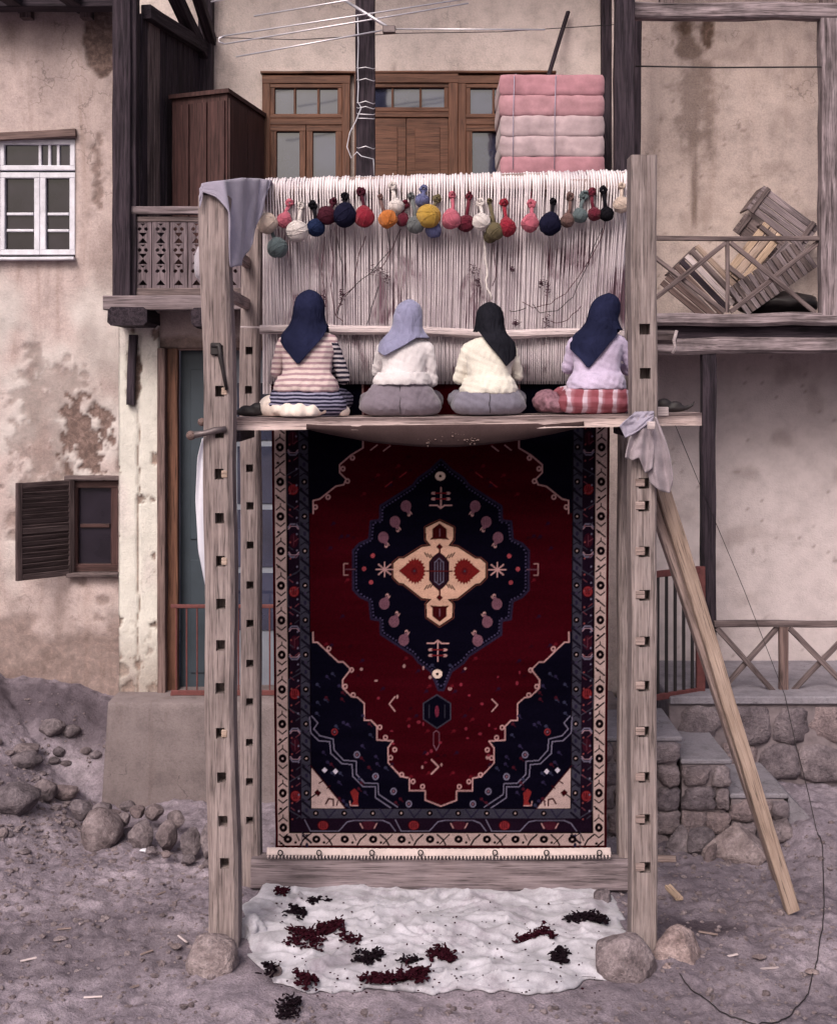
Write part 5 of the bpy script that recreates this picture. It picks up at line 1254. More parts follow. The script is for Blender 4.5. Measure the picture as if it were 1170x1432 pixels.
    def drape(me, amp, seed):
        nn = [v.normal.copy() for v in me.vertices]
        for v, n_ in zip(me.vertices, nn):
            c_ = v.co
            v.co = c_ + n_ * amp * (1 + .5 * max(0, min(1, (.36 - c_.z) / .12)) * (c_.z > .12)) * (.6 * mnoise.noise((c_.x * 6 + seed, c_.y * 6, c_.z * 6)) + .55 * mnoise.noise((c_.x * 7 + seed + c_.z * 9, c_.y * 10, c_.z * 34 + c_.x * 14)) + .45 * mnoise.noise((c_.x * 30 - c_.z * 12, c_.y * 20 + seed, c_.z * 9)))
        return me
    if sleeves is None:
        tm = drape(union('sweater', t_e, t_c + a_c, .009, 3, t_l), .010, px); link('sweater', tm, top_mat, root, local=True)
    else:
        tm = drape(union('sweater', t_e, t_c, .009, 3, t_l), .010, px); link('sweater', tm, top_mat, root, local=True)
        for i, s in enumerate((0, 2)):
            sm_ = drape(union('sleeve', (), a_c[s:s + 2], .011, 4), .009, px + s); link('sleeve', sm_, sleeves[i], root, local=True)
    # lower garment
    l_e, l_c = [], []
    l_l = [[(-.004, 0, .02, .225 * hipw, .14), (.015, 0, .012, .268 * hipw, .172), (.045, 0, .005, .294 * hipw, .19), (.08, 0, .0, .296 * hipw, .194), (.115, 0, .0, .278 * hipw, .188), (.15, 0, .0, .254 * hipw, .178), (.19, 0, .0, .228 * hipw, .166), (.24, 0, .005, .2, .146), (.3, 0, .02, .16, .12)]]
    for s in (-1, 1):
        kn = (s * .24 * hipw, .30, .105); hip = (s * .13, .06, .10); ft = (-s * .02, .36, .07)
        l_c += [(hip, kn, .105, .08), (kn, ft, .075, .055)]
    l_l = [[(z, cx, cy, min(a, .150) if z > hem + .02 else (min(a, (sweat + flare) * topw - .02) if z > hem - .03 else a), min(b_, .10) if z > hem + .02 else (min(b_, .145) if z > hem - .03 else b_)) for (z, cx, cy, a, b_) in l_l[0]]]
    lm = drape(union('trousers', l_e, l_c, .012, 5, l_l), .009, px + 3)
    for v in lm.vertices: v.co.z = max(v.co.z, .001 - .004 * (v.co.y < .05))
    low = link('trousers', lm, low_mat, root, local=True)
    if low_mat in (GRY, GRY2): tube('seam', [(.004 * math.sin(z * 60), -.19 - .004 + .9 * max(0, z - .09) ** 1.4 + 1.6 * max(0, .05 - z) ** 1.3, z) for z in np.linspace(.012, hem - .01, 9)], .0028, M['dark_iron'], root, 5, True, True)
    sc_ = scarf(root, scarf_kw['mat'], scarf_kw['ztip'], scarf_kw['tipx'], scarf_kw['zside'], lean, htilt, px * .37, wide=scarf_kw.get('wide', 1), yaw=yaw, fwd=fwd)
    return root, low
NAVYF = fabric('navy_scarf', L_(.012, .014, .035), 300, .3, fold=.5); BLKF = fabric('black_scarf', L_(.012, .012, .016), 300, .35, fold=.5); LAVF = fabric('lavender_scarf', L_(.22, .22, .315), 300, .2, fold=.5)
WHT = fabric('white_cotton', L_(.62, .585, .56), 240, .1, fold=.16); CRM = fabric('cream_knit', L_(.62, .59, .49), 150, .12, .4, fold=.14); LIL = fabric('lilac_knit', L_(.48, .41, .52), 150, .12, .4, fold=.14)
GRY = fabric('grey_cloth', L_(.17, .145, .165), 260, .2, fold=.25); GRY2 = fabric('grey_blue_cloth', L_(.17, .16, .19), 260, .2, fold=.25)
STR = stripes('mauve_striped_knit', 0, 26, L_(.60, .49, .44), L_(.33, .22, .23)); NST = stripes('navy_striped_cloth', 0, 40, L_(.015, .014, .03), L_(.26, .25, .33)); BST = stripes('black_white_striped', 0, 30, L_(.02, .017, .03), L_(.48, .43, .43))
YBn = .36
w1, low1 = woman(428, 'woman weaver in navy headscarf and striped top sitting on the bench', YBn, 1.06, dict(mat=NAVYF, ztip=.345, tipx=-.05, zside=.58), STR, NST, lean=.02, yaw=.12, hem=.185, hipw=.96, flare=.02, sleeves=(STR, BST), arms=((.22, .12, .30), (.25, .10, .26)))
low1.name = 'tunic'
me = union('underskirt', [((-.03, -.10, .045), (.20, .12, .065)), ((-.22, .0, .06), (.11, .12, .09)), ((-.03, -.15, .022), (.14, .1, .05)), ((.24, .02, .03), (.06, .08, .05))], (), .011, 4)
for v in me.vertices: v.co.y += .012 * math.sin(v.co.x * 70) * (v.co.z < .09); v.co.z = max(v.co.z, .001)
link('underskirt', me, fabric('cream_cotton', L_(.68, .59, .50), 240), w1, local=True)
w2, _ = woman(560, 'woman weaver in lavender headscarf, white blouse and grey trousers on the bench', YBn, .97, dict(mat=LAVF, ztip=.44, tipx=-.14, zside=.56), WHT, GRY, lean=.085, yaw=-.3, sweat=.225, hem=.245, hipw=1.05, arms=((.20, .16, .32), (.225, .09, .25)), flare=.0, topw=.95)
w3, _ = woman(683, 'woman weaver in black headscarf and cream sweater sitting on the bench', YBn, .95, dict(mat=BLKF, ztip=.36, tipx=.13, zside=.60), CRM, GRY2, lean=.02, yaw=-.35, fwd=.03, sweat=.22, hem=.18, hipw=.98, arms=((.225, .10, .27), (.23, .12, .29)), topw=1.0)
w4, low4 = woman(833, 'woman weaver in navy headscarf, lilac sweater and red plaid skirt beside the post', YBn, 1.02, dict(mat=NAVYF, ztip=.31, tipx=-.08, zside=.56, wide=1.0), LIL, plaid('red_plaid'), lean=.05, yaw=-.75, fwd=.04, sweat=.205, hem=.19, hipw=.92, arms=((.20, .14, .32), (.29, .10, .30)), htilt=.065)
low4.name = 'skirt'
me = union('skirt_fold', [((-.34, .12, .08), (.10, .12, .085)), ((-.27, .05, .05), (.09, .1, .055))], (), .011, 3)
nn = [v.normal.copy() for v in me.vertices]
for v, n_ in zip(me.vertices, nn):
    v.co += n_ * .014 * mnoise.noise(v.co * 24); v.co.z = max(v.co.z, .001)
link('skirt_fold', me, plain('checked_skirt', L_(.22, .12, .14), .9, .1, .7, 30), w4, local=True)
# ------------------------------------------------------------------ yarn balls hung on the warp
def yarn(name, c):
    m, t, b = nt(name, .98, .03); b.inputs['Sheen Weight'].default_value = .1 if c[0] > .1 else 0
    v = coords(t); w = N(t, 'ShaderNodeTexWave'); w.inputs['Scale'].default_value = 55; w.inputs['Distortion'].default_value = 6; w.inputs['Detail'].default_value = 2; w.inputs['Detail Scale'].default_value = .6
    t.links.new(v, w.inputs['Vector']); n = noise(t, v, 25, 3)
    c0 = mix(t, .6, c, ramp(t, w.outputs[0], [(.1, G(.55)), (.6, G(1.15))]), 'MULTIPLY')
    t.links.new(mix(t, .5, c0, ramp(t, n, [(.3, G(.7)), (.7, G(1.2))]), 'MULTIPLY'), b.inputs['Base Color']); bump(t, b, w.outputs[0], .6, .006)
    return m
YC = {k: yarn(k + '_yarn', L_(*c)) for k, c in dict(cream=(.62, .5, .40), white=(.70, .64, .58), pink=(.50, .13, .17), teal=(.115, .15, .15), navy=(.018, .028, .07), maroon=(.07, .018, .028), ink=(.013, .013, .03), red=(.27, .018, .035),
    orange=(.52, .17, .04), crimson=(.13, .015, .03), sage=(.15, .16, .155), blue=(.13, .14, .27), yellow=(.50, .31, .06), olive=(.13, .105, .055), brown=(.15, .085, .075), black=(.012, .011, .014)).items()}
bm = bmesh.new(); bmesh.ops.create_uvsphere(bm, u_segments=28, v_segments=18, radius=1); UV = [v.co.copy() for v in bm.verts]; UFc = [tuple(v.index for v in f.verts) for f in bm.faces]; bm.free()
GB = None
balls = [(373, 312, 14, 'cream', (352, 287), 'cream yarn ball beside the grey draped cloth'), (397, 308, 10, 'pink', (405, 286), 'small pink yarn ball just right of a cream ball'),
 (416, 323, 14.5, 'white', (421, 290), 'white yarn ball between pink and navy balls'), (388, 346, 14, 'teal', (378, 312), 'teal yarn ball hanging lowest, under the cream ball'),
 (442, 318, 12, 'navy', (438, 289), 'navy blue yarn ball beside a white ball'), (457, 301, 13, 'maroon', (466, 283), 'dark maroon yarn ball between two navy balls'), (482, 301, 16, 'ink', (482, 277), 'large blue-black yarn ball beside the red ball'),
 (509, 304, 13.5, 'red', (505, 270), 'bright red yarn ball with a maroon tail, beside the orange ball'), (542, 306, 12.5, 'orange', (532, 277), 'orange yarn ball, the only orange one'), (554, 288, 10, 'white', (549, 262), 'small white yarn ball above the orange ball'),
 (563, 307, 9, 'crimson', (566, 288), 'small dark red yarn ball right of the orange ball'), (581, 314, 12, 'sage', (575, 276), 'grey-green yarn ball beside the yellow ball'), (590, 280, 9, 'blue', (592, 266), 'small lavender blue yarn ball above the yellow ball'),
 (599, 302, 16, 'yellow', (611, 280), 'big yellow yarn ball, the only yellow one'), (606, 321, 11, 'blue', (604, 306), 'lavender blue yarn ball under the yellow ball'), (631, 307, 13, 'pink', (632, 275), 'pink yarn ball right of the yellow ball'),
 (651, 312, 11.5, 'crimson', (656, 276), 'dark crimson yarn ball between pink and white balls'), (673, 310, 12, 'white', (671, 285), 'white yarn ball with a long loose strand below'), (692, 323, 12, 'olive', (684, 283), 'olive yarn ball beside the pear-shaped red one'),
 (685, 330, 9, 'olive', (684, 312), 'small olive yarn ball half hidden behind the larger olive ball'), (709, 318, 12, 'red', (704, 286), 'red yarn ball drawn up like a pear by its tail'), (741, 312, 12, 'pink', (743, 287), 'pink yarn ball beside the large black-blue ball'),
 (769, 314, 15, 'ink', (773, 284), 'large black-blue yarn ball hanging alone with a looped tail'), (793, 309, 9, 'brown', (797, 277), 'small brown yarn ball beside a teal ball'), (811, 301, 10, 'teal', (816, 276), 'teal yarn ball between brown and dark red balls'),
 (831, 299, 9, 'crimson', (827, 270), 'small dark red yarn ball with an upright tail'), (848, 299, 9.5, 'black', (843, 268), 'small black yarn ball with a knotted tail'), (869, 286, 11.5, 'cream', (869, 262), 'cream yarn ball next to the right-hand post')]
rb = random.Random(17)
for i, (px, py, r, c, kn, lab) in enumerate(balls):
    Yb = YWp - .075 - r * .0052 - (.035 if r > 11.5 else 0); s = (Yb + CAM_D) / FOC; cpt = P(px, py, Yb); rad = r * s * 1.03
    root = thing('yarn_ball', lab, 'yarn ball', cpt, 'yarn balls hung along the warp')
    o = Vector((rb.uniform(-9, 9),) * 3); k = (P(kn[0], kn[1], YWp - .07) - cpt)
    pear = c in ('red', 'pink', 'ink', 'brown') and r < 17
    up = k.normalized(); vs = []
    for v in UV:
        q = v * (1 + .09 * mnoise.noise(v * 1.6 + o) + .03 * mnoise.noise(v * 5 + o))
        d = max(0, q.dot(up)); q = q * rad
        if pear and d > .55: q += up * rad * (d - .55) * .9
        vs.append(cpt + q)
    mbb = MB(); mbb.add((vs, UFc))
    for q_ in range(7):
        ax = Vector((rb.gauss(0, 1), rb.gauss(0, 1), rb.gauss(0, 1))).normalized(); e1 = ax.orthogonal().normalized(); e2 = ax.cross(e1); off = rb.uniform(-.45, .45); rr_ = math.sqrt(1 - off * off)
        mbb.tube([cpt + (ax * off + (e1 * math.cos(a_) + e2 * math.sin(a_)) * rr_) * rad * (1.0 + .09 * mnoise.noise((ax * off + (e1 * math.cos(a_) + e2 * math.sin(a_)) * rr_) * 1.6 + o)) for a_ in np.linspace(0, 2 * math.pi, 22)], .0042, 4)
    mbb.build('ball', YC[c], root, True)
    mb = MB(); tcol = YC[{'red': 'maroon', 'orange': 'brown', 'yellow': 'olive', 'maroon': 'maroon', 'ink': 'black', 'navy': 'black'}.get(c, c)] if i != 20 else YC['red']
    kp = cpt + k; st = cpt + up * rad * .9
    mb.tube([st - up * rad * .25, st.lerp(kp, .35) + Vector((rb.uniform(-.012, .012), -.012, 0)), kp], [.024 if pear else .016, .014, .016], 7)
    mb.tube([kp, kp + Vector((0, .05, .02)), kp + Vector((0, .065, .12))], .005, 5)       # the strand that ties it to the warp
    for q in range(rb.choice((3, 4, 5, 6))):
        a = rb.uniform(0, 6.28); w_ = rb.uniform(.012, .034)
        loop = [kp + Vector((math.cos(a + t_) * w_ * .8, -.012 + .012 * math.sin(2 * t_), math.sin(a + t_) * w_ * rb.uniform(.6, 1.1))) + Vector((rb.uniform(-.004, .004), rb.uniform(-.02, .01), .01)) for t_ in np.linspace(0, 5.2, 9)]
        mb.tube(loop, rb.uniform(.008, .0125), 5)
    mb.build('tail', tcol, root, True)
# loose strands
def strand(name, label, pts, r, mat, group=None, Y=None, seed=0):
    q = []
    rs = random.Random(seed); P_ = [P(*p) for p in pts]
    for a, b_ in zip(P_[:-1], P_[1:]):
        for t_ in (0, .33, .66): q.append(a.lerp(b_, t_) + Vector((rs.uniform(-.006, .006), 0, rs.uniform(-.004, .004))))
    q.append(P_[-1]); return tag(tube(name, q, r, mat, None, 5), label, 'yarn', group)
Yy = YWp - .085
GY_ = 'loose dark strands over the warp'
strand('yarn_strand', 'white strand hanging below the white yarn ball, above the black scarf', [(676, 322, Yy), (678, 350, Yy), (681, 385, Yy), (679, 395, Yy - .02), (687, 418, Yy - .04)], .009, YC['white'], None, seed=1)
for i, pts in enumerate([[(470, 330), (478, 370), (480, 410), (472, 440)], [(512, 330), (500, 360), (495, 400), (478, 415), (470, 440)], [(462, 320), (466, 360), (462, 400), (468, 440), (480, 450)], [(540, 318), (545, 350), (520, 380), (500, 395), (482, 415)], [(560, 320), (548, 350), (535, 372), (522, 380)],
        [(846, 310), (838, 340), (815, 378), (790, 410), (770, 424), (745, 430), (730, 422)], [(842, 318), (820, 372), (800, 415), (778, 434), (755, 438), (745, 425)], [(812, 428), (795, 446), (780, 452), (765, 448)], [(769, 330), (768, 380), (765, 420), (762, 445)], [(735, 430), (720, 436), (712, 434)], [(690, 340), (694, 380), (688, 400)], [(455, 330), (450, 380), (456, 420), (450, 450)], [(530, 400), (520, 430), (512, 455)]]):
    strand('yarn_strand', 'thin dark loose strand straying across the pale warp', [(x, y, Yy + .01 * (k % 2)) for k, (x, y) in enumerate(pts)], .0030, YC['maroon' if i % 3 else 'black'], GY_, seed=20 + i)
def tuft(name, c, spread, n, mat, label, cat, group, seed, flat=False, size=.011):
    rs = random.Random(seed); mb = MB()
    for i in range(n):
        g_ = lambda s_: max(-1.7, min(1.7, rs.gauss(0, 1))) * s_
        p = Vector(c) + Vector((g_(spread[0]), g_(spread[1]), abs(rs.gauss(0, spread[2])) if flat else rs.gauss(0, spread[2])))
        if flat: p.z = sheet_z(p.x, p.y) + abs(rs.gauss(0, spread[2])) + .003
        if rs.random() < (.55 if flat else .9): mb.add(pebble(p, size * rs.uniform(.5, 1.3), rs))
        else:
            d = Vector((rs.gauss(0, 1), rs.gauss(0, 1), rs.gauss(0, .5) if not flat else abs(rs.gauss(0, .35)))).normalized() * size * rs.uniform(1.5, 3.2); e = Vector((rs.gauss(0, 1), rs.gauss(0, 1), rs.gauss(0, .5))).normalized() * size * .8
            mb.tube([p, p + d * .5 + e, p + d], [size * .35, size * .4, size * .3], 4)
    return tag(mb.build(name, mat), label, cat, group)
SMG = yarn('faded_maroon', L_(.10, .05, .065))
GT = 'dark wool tufts caught on the warp'
for i, (px, py, w_, h_) in enumerate([(525, 378, .05, .02), (540, 388, .02, .03), (663, 378, .03, .03), (668, 395, .015, .02), (757, 395, .012, .02), (764, 448, .02, .035), (478, 412, .015, .03), (450, 420, .02, .03), (716, 376, .012, .015), (722, 452, .025, .015), (765, 400, .015, .03)]):
    tuft('wool_tuft', P(px, py, Yy), (w_ * .8, .010, h_ * .9), 70, SMG, 'small dark tuft of wool caught on the warp', 'wool', GT, 60 + i, size=.006)

# ------------------------------------------------------------------ draped cloths
def sheet(name, fn, nu, nv, mat, label=None, cat=None, th=.006, parent=None, smooth=1):
    co = np.array([fn(i / (nu - 1), j / (nv - 1)) for j in range(nv) for i in range(nu)])
    o = link(name, np_mesh(name, co, grid_faces(nu, nv)), mat, parent)
    if smooth: s = o.modifiers.new('m', 'SMOOTH'); s.iterations = smooth
    s = o.modifiers.new('s', 'SOLIDIFY'); s.thickness = th; s.offset = 0
    if label: tag(o, label, cat)
    return o
SHD = fabric('dull_white_cloth', L_(.40, .37, .39), 200, .25)
GC = fabric('grey_blue_drape', L_(.30, .275, .325), 260, .15)
def rail_pts(t, tab): return [float(np.interp(t, [r[0] for r in tab], [r[k] for r in tab])) for k in range(1, len(tab[0]))]
# cloth thrown over the top of the left post and beam
def drapeA(u, v):
    # u: along the ridge from the post head to the beam, v: from back over the ridge and down the front
    top = [(0, 279, 264, -.14), (.10, 282, 257, -.13), (.25, 310, 252, -.06), (.45, 337, 248, .25), (.7, 362, 249, .70), (1, 380, 252, .85)]
    bot = [(0, 279, 292, -.15), (.10, 283, 268, -.15), (.18, 304, 275, -.145), (.27, 321, 300, -.15), (.36, 324, 376, -.11), (.5, 338, 372, .10), (.7, 354, 338, .40), (.9, 368, 290, .70), (1, 378, 262, .80)]
    a, b_ = rail_pts(u, top), rail_pts(u, bot)
    if v < .3:
        w_ = v / .3; p = P(a[0], a[1], a[2]); return tuple(p + Vector((0, .28 * (1 - w_) , -.16 * (1 - w_) ** 2)))
    w_ = (v - .3) / .7; p = P(a[0] + (b_[0] - a[0]) * w_, a[1] + (b_[1] - a[1]) * w_, a[2] + (b_[2] - a[2]) * w_)
    f = math.sin(u * 24 + w_ * 4) * .045 * w_ * (u > .2) * math.sin(math.pi * min(1, max(0, (u - .2) / .8))) + .018 * mnoise.noise((u * 8, w_ * 3, 0))
    return tuple(p + Vector((.01 * math.sin(u * 31), -abs(f) - .012, 0)))
sheet('draped_cloth', drapeA, 70, 40, GC, 'grey-blue cloth thrown over the left post head and loom beam', 'cloth', .008, smooth=3)
def bundle(name, px, py, rx, ry, Y, mat, label, cat, seed, dy=.5, amp=.25):
    bm = bmesh.new(); bmesh.ops.create_icosphere(bm, subdivisions=4, radius=1); s = (Y + CAM_D) / FOC; c = P(px, py, Y)
    for v in bm.verts:
        p = v.co; k = 1 + amp * (mnoise.noise((p.x * 2 + seed, p.y * 2, p.z * 1.2)) + .6 * mnoise.noise((p.x * 7 + seed, p.y * 7, p.z * 2)))
        v.co = c + Vector((p.x * rx * s * k, p.y * rx * s * dy * k, p.z * ry * s * (1 + .3 * (k - 1))))
    me = bpy.data.meshes.new(name); bm.to_mesh(me); bm.free(); me.shade_smooth(); return tag(link(name, me, mat), label, cat)
bundle('hanging_cloth', 281, 368, 9, 25, .12, GC if False else SHD, 'white cloth bunched behind the left post below the grey drape', 'cloth', 4, 1.2)
# pale plastic sheet hanging behind the left post
def drapeB(u, v):
    l = [(0, 283, 612), (.1, 276, 640), (.3, 273, 700), (.55, 277, 770), (.8, 287, 820), (1, 296, 850)]
    a = rail_pts(v, l); p = P(a[0] + u * (303 - a[0]), a[1], .12 + .05 * math.sin(u * 5 + v * 3)); return tuple(p)
sheet('plastic_sheet', drapeB, 14, 40, plain('pale_plastic', L_(.62, .62, .65), .45, .4, .1, 6), 'pale plastic sheet hanging beside the left front post', 'sheet', .004)
# garment slung over the right post's peg
GD = fabric('grey_garment', L_(.27, .23, .24), 200, .2)
gar = thing('hanging_garment', 'worn grey garment slung over a peg of the right post', 'garment', P(905, 600, -.2))
def flap(name, top, bot, mid, folds, mat, seed, depth=.05):
    def fn(u, v):
        a, b_ = rail_pts(u, top), rail_pts(u, bot); w_ = v; bul = math.sin(math.pi * min(1, v)) * mid
        x = a[0] + (b_[0] - a[0]) * w_ + bul * (u - .5) * 2; y = a[1] + (b_[1] - a[1]) * w_
        f = depth * (math.sin(u * folds + seed + v * .8) * .5 + .5) * (.25 + .75 * v) + .02 * mnoise.noise((u * 5, v * 5, seed))
        return tuple(P(x, y, -.135 - f - .03 * v))
    return sheet(name, fn, 40, 30, mat, None, None, .008, gar, 1)
flap('body_panel', [(0, 893, 583), (1, 910, 578)], [(0, 874, 640), (.35, 884, 644), (.5, 893, 640), (.75, 902, 662), (1, 912, 655)], 3, 13, GD, 1)
flap('sleeve', [(0, 905, 579), (1, 917, 583)], [(0, 909, 676), (.4, 922, 686), (.75, 936, 690), (1, 941, 672)], 5, 9, GD, 4)
flap('collar', [(0, 888, 576), (1, 914, 575)], [(0, 866, 596), (.4, 874, 612), (.7, 890, 604), (1, 912, 588)], 1, 8, GC, 2, .035)
box('toggle', P(903, 600, -.2) + Vector((0, -.07, 0)), P(914, 589, -.2) + Vector((0, -.03, 0)), M['pole'], gar)
# white ground sheet
rowsL = [(0, 372, 1236), (.12, 350, 1254), (.25, 338, 1276), (.45, 342, 1306), (.7, 356, 1345), (.88, 384, 1376), (1, 430, 1392)]
rowsR = [(0, 838, 1242), (.12, 858, 1256), (.25, 868, 1276), (.45, 874, 1306), (.7, 880, 1345), (.88, 845, 1378), (1, 780, 1393)]
def sheet_pt(u, v):
    a, b_ = rail_pts(v, rowsL), rail_pts(v, rowsR); px = a[0] + (b_[0] - a[0]) * u; py = a[1] + (b_[1] - a[1]) * u
    ed = 15 * mnoise.noise((u * 5, v * 5, 3)) + 7 * mnoise.noise((u * 17, v * 15, 8)); e_ = 1 - min(1, min(u, 1 - u, v, 1 - v) / .12)
    px += ed * e_; py += ed * .7 * e_ + 6 * math.sin(math.pi * u) * (1 - v) ** 6
    p = g3(px, py, .0); p = g3(px, py, ground_low(p.x, p.y)); return p
def sheet_h(x, y):
    n = mnoise.noise; w = n((x * .8, y * 1.6, 3)) * 3
    h = .020 + .012 * n((x * 1.3 + 3, y * 3.2, 1)) + .034 * (1 - abs(n((x * 1.6 + w, y * 4 - w, 7)))) ** 9 + .034 * (1 - abs(n((x * .8 - w * .7, y * 5, 17)))) ** 10 + .02 * (1 - abs(n((x * 4 + w * 2, y * 3 + w, 27)))) ** 8 + .003 * n((x * 9, y * 14, 5))
    return max(.010, h)
def sheet_z(x, y): return ground_low(x, y) + sheet_h(x, y) + .012
def sheetF(u, v):
    p = sheet_pt(u, v); e = min(u, 1 - u, 1 - v, v) * 1.0; h = sheet_h(p.x, p.y)
    roll = .012 * math.exp(-(e / .03) ** 2) * (.6 + mnoise.noise((p.x * 3, p.y * 3, 15)))      # rolled hem
    drop = min(1, e / .012)
    z = ground_low(p.x, p.y) + (h * (.15 + .85 * min(1, e / .1)) + roll) * float(drop) + .003
    if v > .86: z += .010 * abs(math.sin((v - .86) * 60 + 2 * mnoise.noise((p.x * 1.5, 4, 2)))) * (.6 + mnoise.noise((p.x * 3, 1, 16)))
    if u < .08 and v < .45: z += .05 * (1 - u / .08) * (.5 + mnoise.noise((v * 9, u * 5, 17)))
    return (p.x, p.y, z)
SH = fabric('soiled_white_sheet', L_(.40, .39, .405), 180, .3, .15)
_t = SH.node_tree; _b = _t.nodes['Principled BSDF']; _src = _b.inputs['Base Color'].links[0].from_socket
_n = noise(_t, coords(_t, (1, 1, 1), False), 2.4, 6, .72, .6); _n2 = noise(_t, coords(_t, (1, 1, 1), False), 26, 5, .7)
_c = mix(_t, .85, _src, ramp(_t, _n, [(.3, L_(.48, .42, .42)), (.5, G(1))]), 'MULTIPLY'); _t.links.new(mix(_t, .6, _c, ramp(_t, _n2, [(.25, L_(.5, .45, .45)), (.42, G(1))]), 'MULTIPLY'), _b.inputs['Base Color'])
sheet('ground_sheet', sheetF, 170, 120, SH, 'soiled white sheet spread on the ground under the loom', 'sheet', .006)
bundle('sheet_knot', 352, 1302, 17, 22, .12, SH, 'bunched pale corner of plastic tied beside the left boulder', 'sheet', 8, .9, .4)
WC = dict(maroon=yarn('maroon_clippings', L_(.032, .006, .011)), black=yarn('black_clippings', L_(.012, .007, .010)))
GWo = 'dark wool clippings on the white sheet'
for i, (px, py, sx, sy, n, c) in enumerate([(428, 1312, .085, .09, 170, 'maroon'), (462, 1300, .07, .05, 110, 'maroon'), (515, 1333, .06, .055, 110, 'black'), (414, 1282, .045, .035, 60, 'black'), (620, 1334, .06, .05, 110, 'maroon'), (537, 1361, .11, .05, 150, 'maroon'), (578, 1358, .07, .05, 120, 'maroon'), (428, 1362, .05, .06, 90, 'maroon'),
        (748, 1310, .09, .035, 110, 'maroon'), (828, 1283, .07, .05, 150, 'black'), (808, 1285, .06, .03, 80, 'black'), (782, 1335, .035, .06, 110, 'black'), (445, 1268, .05, .025, 30, 'black'), (395, 1250, .03, .04, 40, 'maroon'), (575, 1337, .05, .02, 40, 'black'), (490, 1316, .05, .03, 35, 'maroon'), (376, 1355, .03, .05, 35, 'black')]):
    p = g3(px, py, .05)
    tuft('wool_clippings', p, (sx * .8, sy * .8, .016), int(n * 1.5), WC[c], ('maroon' if c == 'maroon' else 'blackish') + ' wool clippings heaped on the white ground sheet', 'wool', GWo + ' ' + ('maroon' if c == 'maroon' else 'black'), 400 + i, True, .0155)
tuft_z = sheet_z; sheet_z = lambda x, y: ground_at(x, y) + .005
p = g3(404, 1413, -.06); tuft('wool_clippings', p, (.04, .06, .02), 170, WC['black'], 'black wool clump dropped on the earth in front of the sheet', 'wool', None, 470, True, .013)
rs = random.Random(77); sheet_z = tuft_z; mb = MB()
for i in range(260):
    p = g3(rs.uniform(385, 840), rs.uniform(1262, 1385), .05); p.z = sheet_z(p.x, p.y); mb.add(pebble(p, .004 + rs.random() * .006, rs))
tag(mb.build('wool_crumbs', WC['maroon']), 'tiny wool crumbs sprinkled over the white sheet', 'wool', kind='stuff')

# ------------------------------------------------------------------ things on the balconies
wd = thing('wardrobe', 'dark brown wooden wardrobe standing on the porch', 'wardrobe', (-2.0, 4.0, 4.7))
n0 = Vector((X(318, 3.3), 3.32, 0)); dl = Vector((X(240, 3.67), 3.60, 0)) - n0; dr_ = Vector((X(371, 4.5), 4.47, 0)) - n0
zw0, zw1 = 4.71, Z(124, 3.3)
def quadbox(name, a, u, v, z0, z1, mat, parent):
    c = [a, a + u, a + u + v, a + v]; vs = [(p.x, p.y, z0) for p in c] + [(p.x, p.y, z1) for p in c]
    m_ = frame_mat(Vector((c[0].x, c[0].y, z0)), Vector((c[0].x, c[0].y, z1))); inv = m_.inverted()
    return link(name, mesh(name, [inv @ Vector(q) for q in vs], [(0, 1, 2, 3), (4, 7, 6, 5), (0, 4, 5, 1), (1, 5, 6, 2), (2, 6, 7, 3), (3, 7, 4, 0)]), mat, parent, matrix=m_)
quadbox('carcass', n0 + dl * .02 + dr_ * .02, dl * .96, dr_ * .96, zw0, zw1 - .03, M['ward_x'], wd)
quadbox('top', n0 - dl * .02 - dr_ * .01, dl * 1.04, dr_ * 1.02, zw1 - .03, zw1 + .01, M['ward_x'], wd)
nrm = Vector((dl.y, -dl.x, 0)).normalized(); nrm = nrm if nrm.y < 0 else -nrm
for k in range(3): quadbox('panel', n0 + dl * (.06 + k * .31) + nrm * .004, dl * .27, nrm * -.03, zw0 + .08, zw1 - .1, M['ward_x'], wd)
nr2 = Vector((dr_.y, -dr_.x, 0)).normalized(); nr2 = nr2 if nr2.x > 0 else -nr2
for k in range(2):
    d_ = quadbox('door', n0 + dr_ * (.04 + k * .475) + nr2 * .004, dr_ * .45, nr2 * -.03, zw0 + .06, zw1 - .07, M['ward_x'], wd)
# bedding
qb = thing('bedding_bundle', 'tied stack of pink and pale folded mattresses on the porch', 'bedding', (1.2, 3.75, 4.71))
PK = [fabric('pink_quilt', L_(.40, .205, .225), 500, .25, .1), fabric('pale_quilt', L_(.42, .325, .325), 500, .25, .1), fabric('rose_quilt', L_(.42, .235, .25), 500, .25, .1)]
def cushion(name, x0, x1, y0, y1, z0, z1, mat, parent, seed):
    n = 26; vs = []; bm = bmesh.new(); bmesh.ops.create_cube(bm, size=2); bmesh.ops.subdivide_edges(bm, edges=list(bm.edges), cuts=12, use_grid_fill=True)
    for v in bm.verts:
        p = v.co; k = lambda a: math.copysign(abs(a), a)
        ez = 1 - .12 * max(abs(p.x), abs(p.y)) ** 10; ex = 1 - .035 * abs(p.z) ** 4; ey = ex
        q = Vector((p.x * ex, p.y * ey, p.z * ez)); q.z += .10 * mnoise.noise((q.x * 2.2 + seed, q.y * 2, 1)) + .05 * mnoise.noise((q.x * 6, q.y * 5, seed)); q.y += .02 * mnoise.noise((q.x * 5 + seed, 0, q.z * 2)); q.x += .012 * mnoise.noise((seed, q.y * 4, q.z * 2))
        v.co = Vector(((x0 + x1) / 2 + q.x * (x1 - x0) / 2, (y0 + y1) / 2 + q.y * (y1 - y0) / 2, (z0 + z1) / 2 + q.z * (z1 - z0) / 2 * 1.04))
    me = bpy.data.meshes.new(name); bm.to_mesh(me); bm.free(); me.shade_smooth(); return link(name, me, mat, parent)
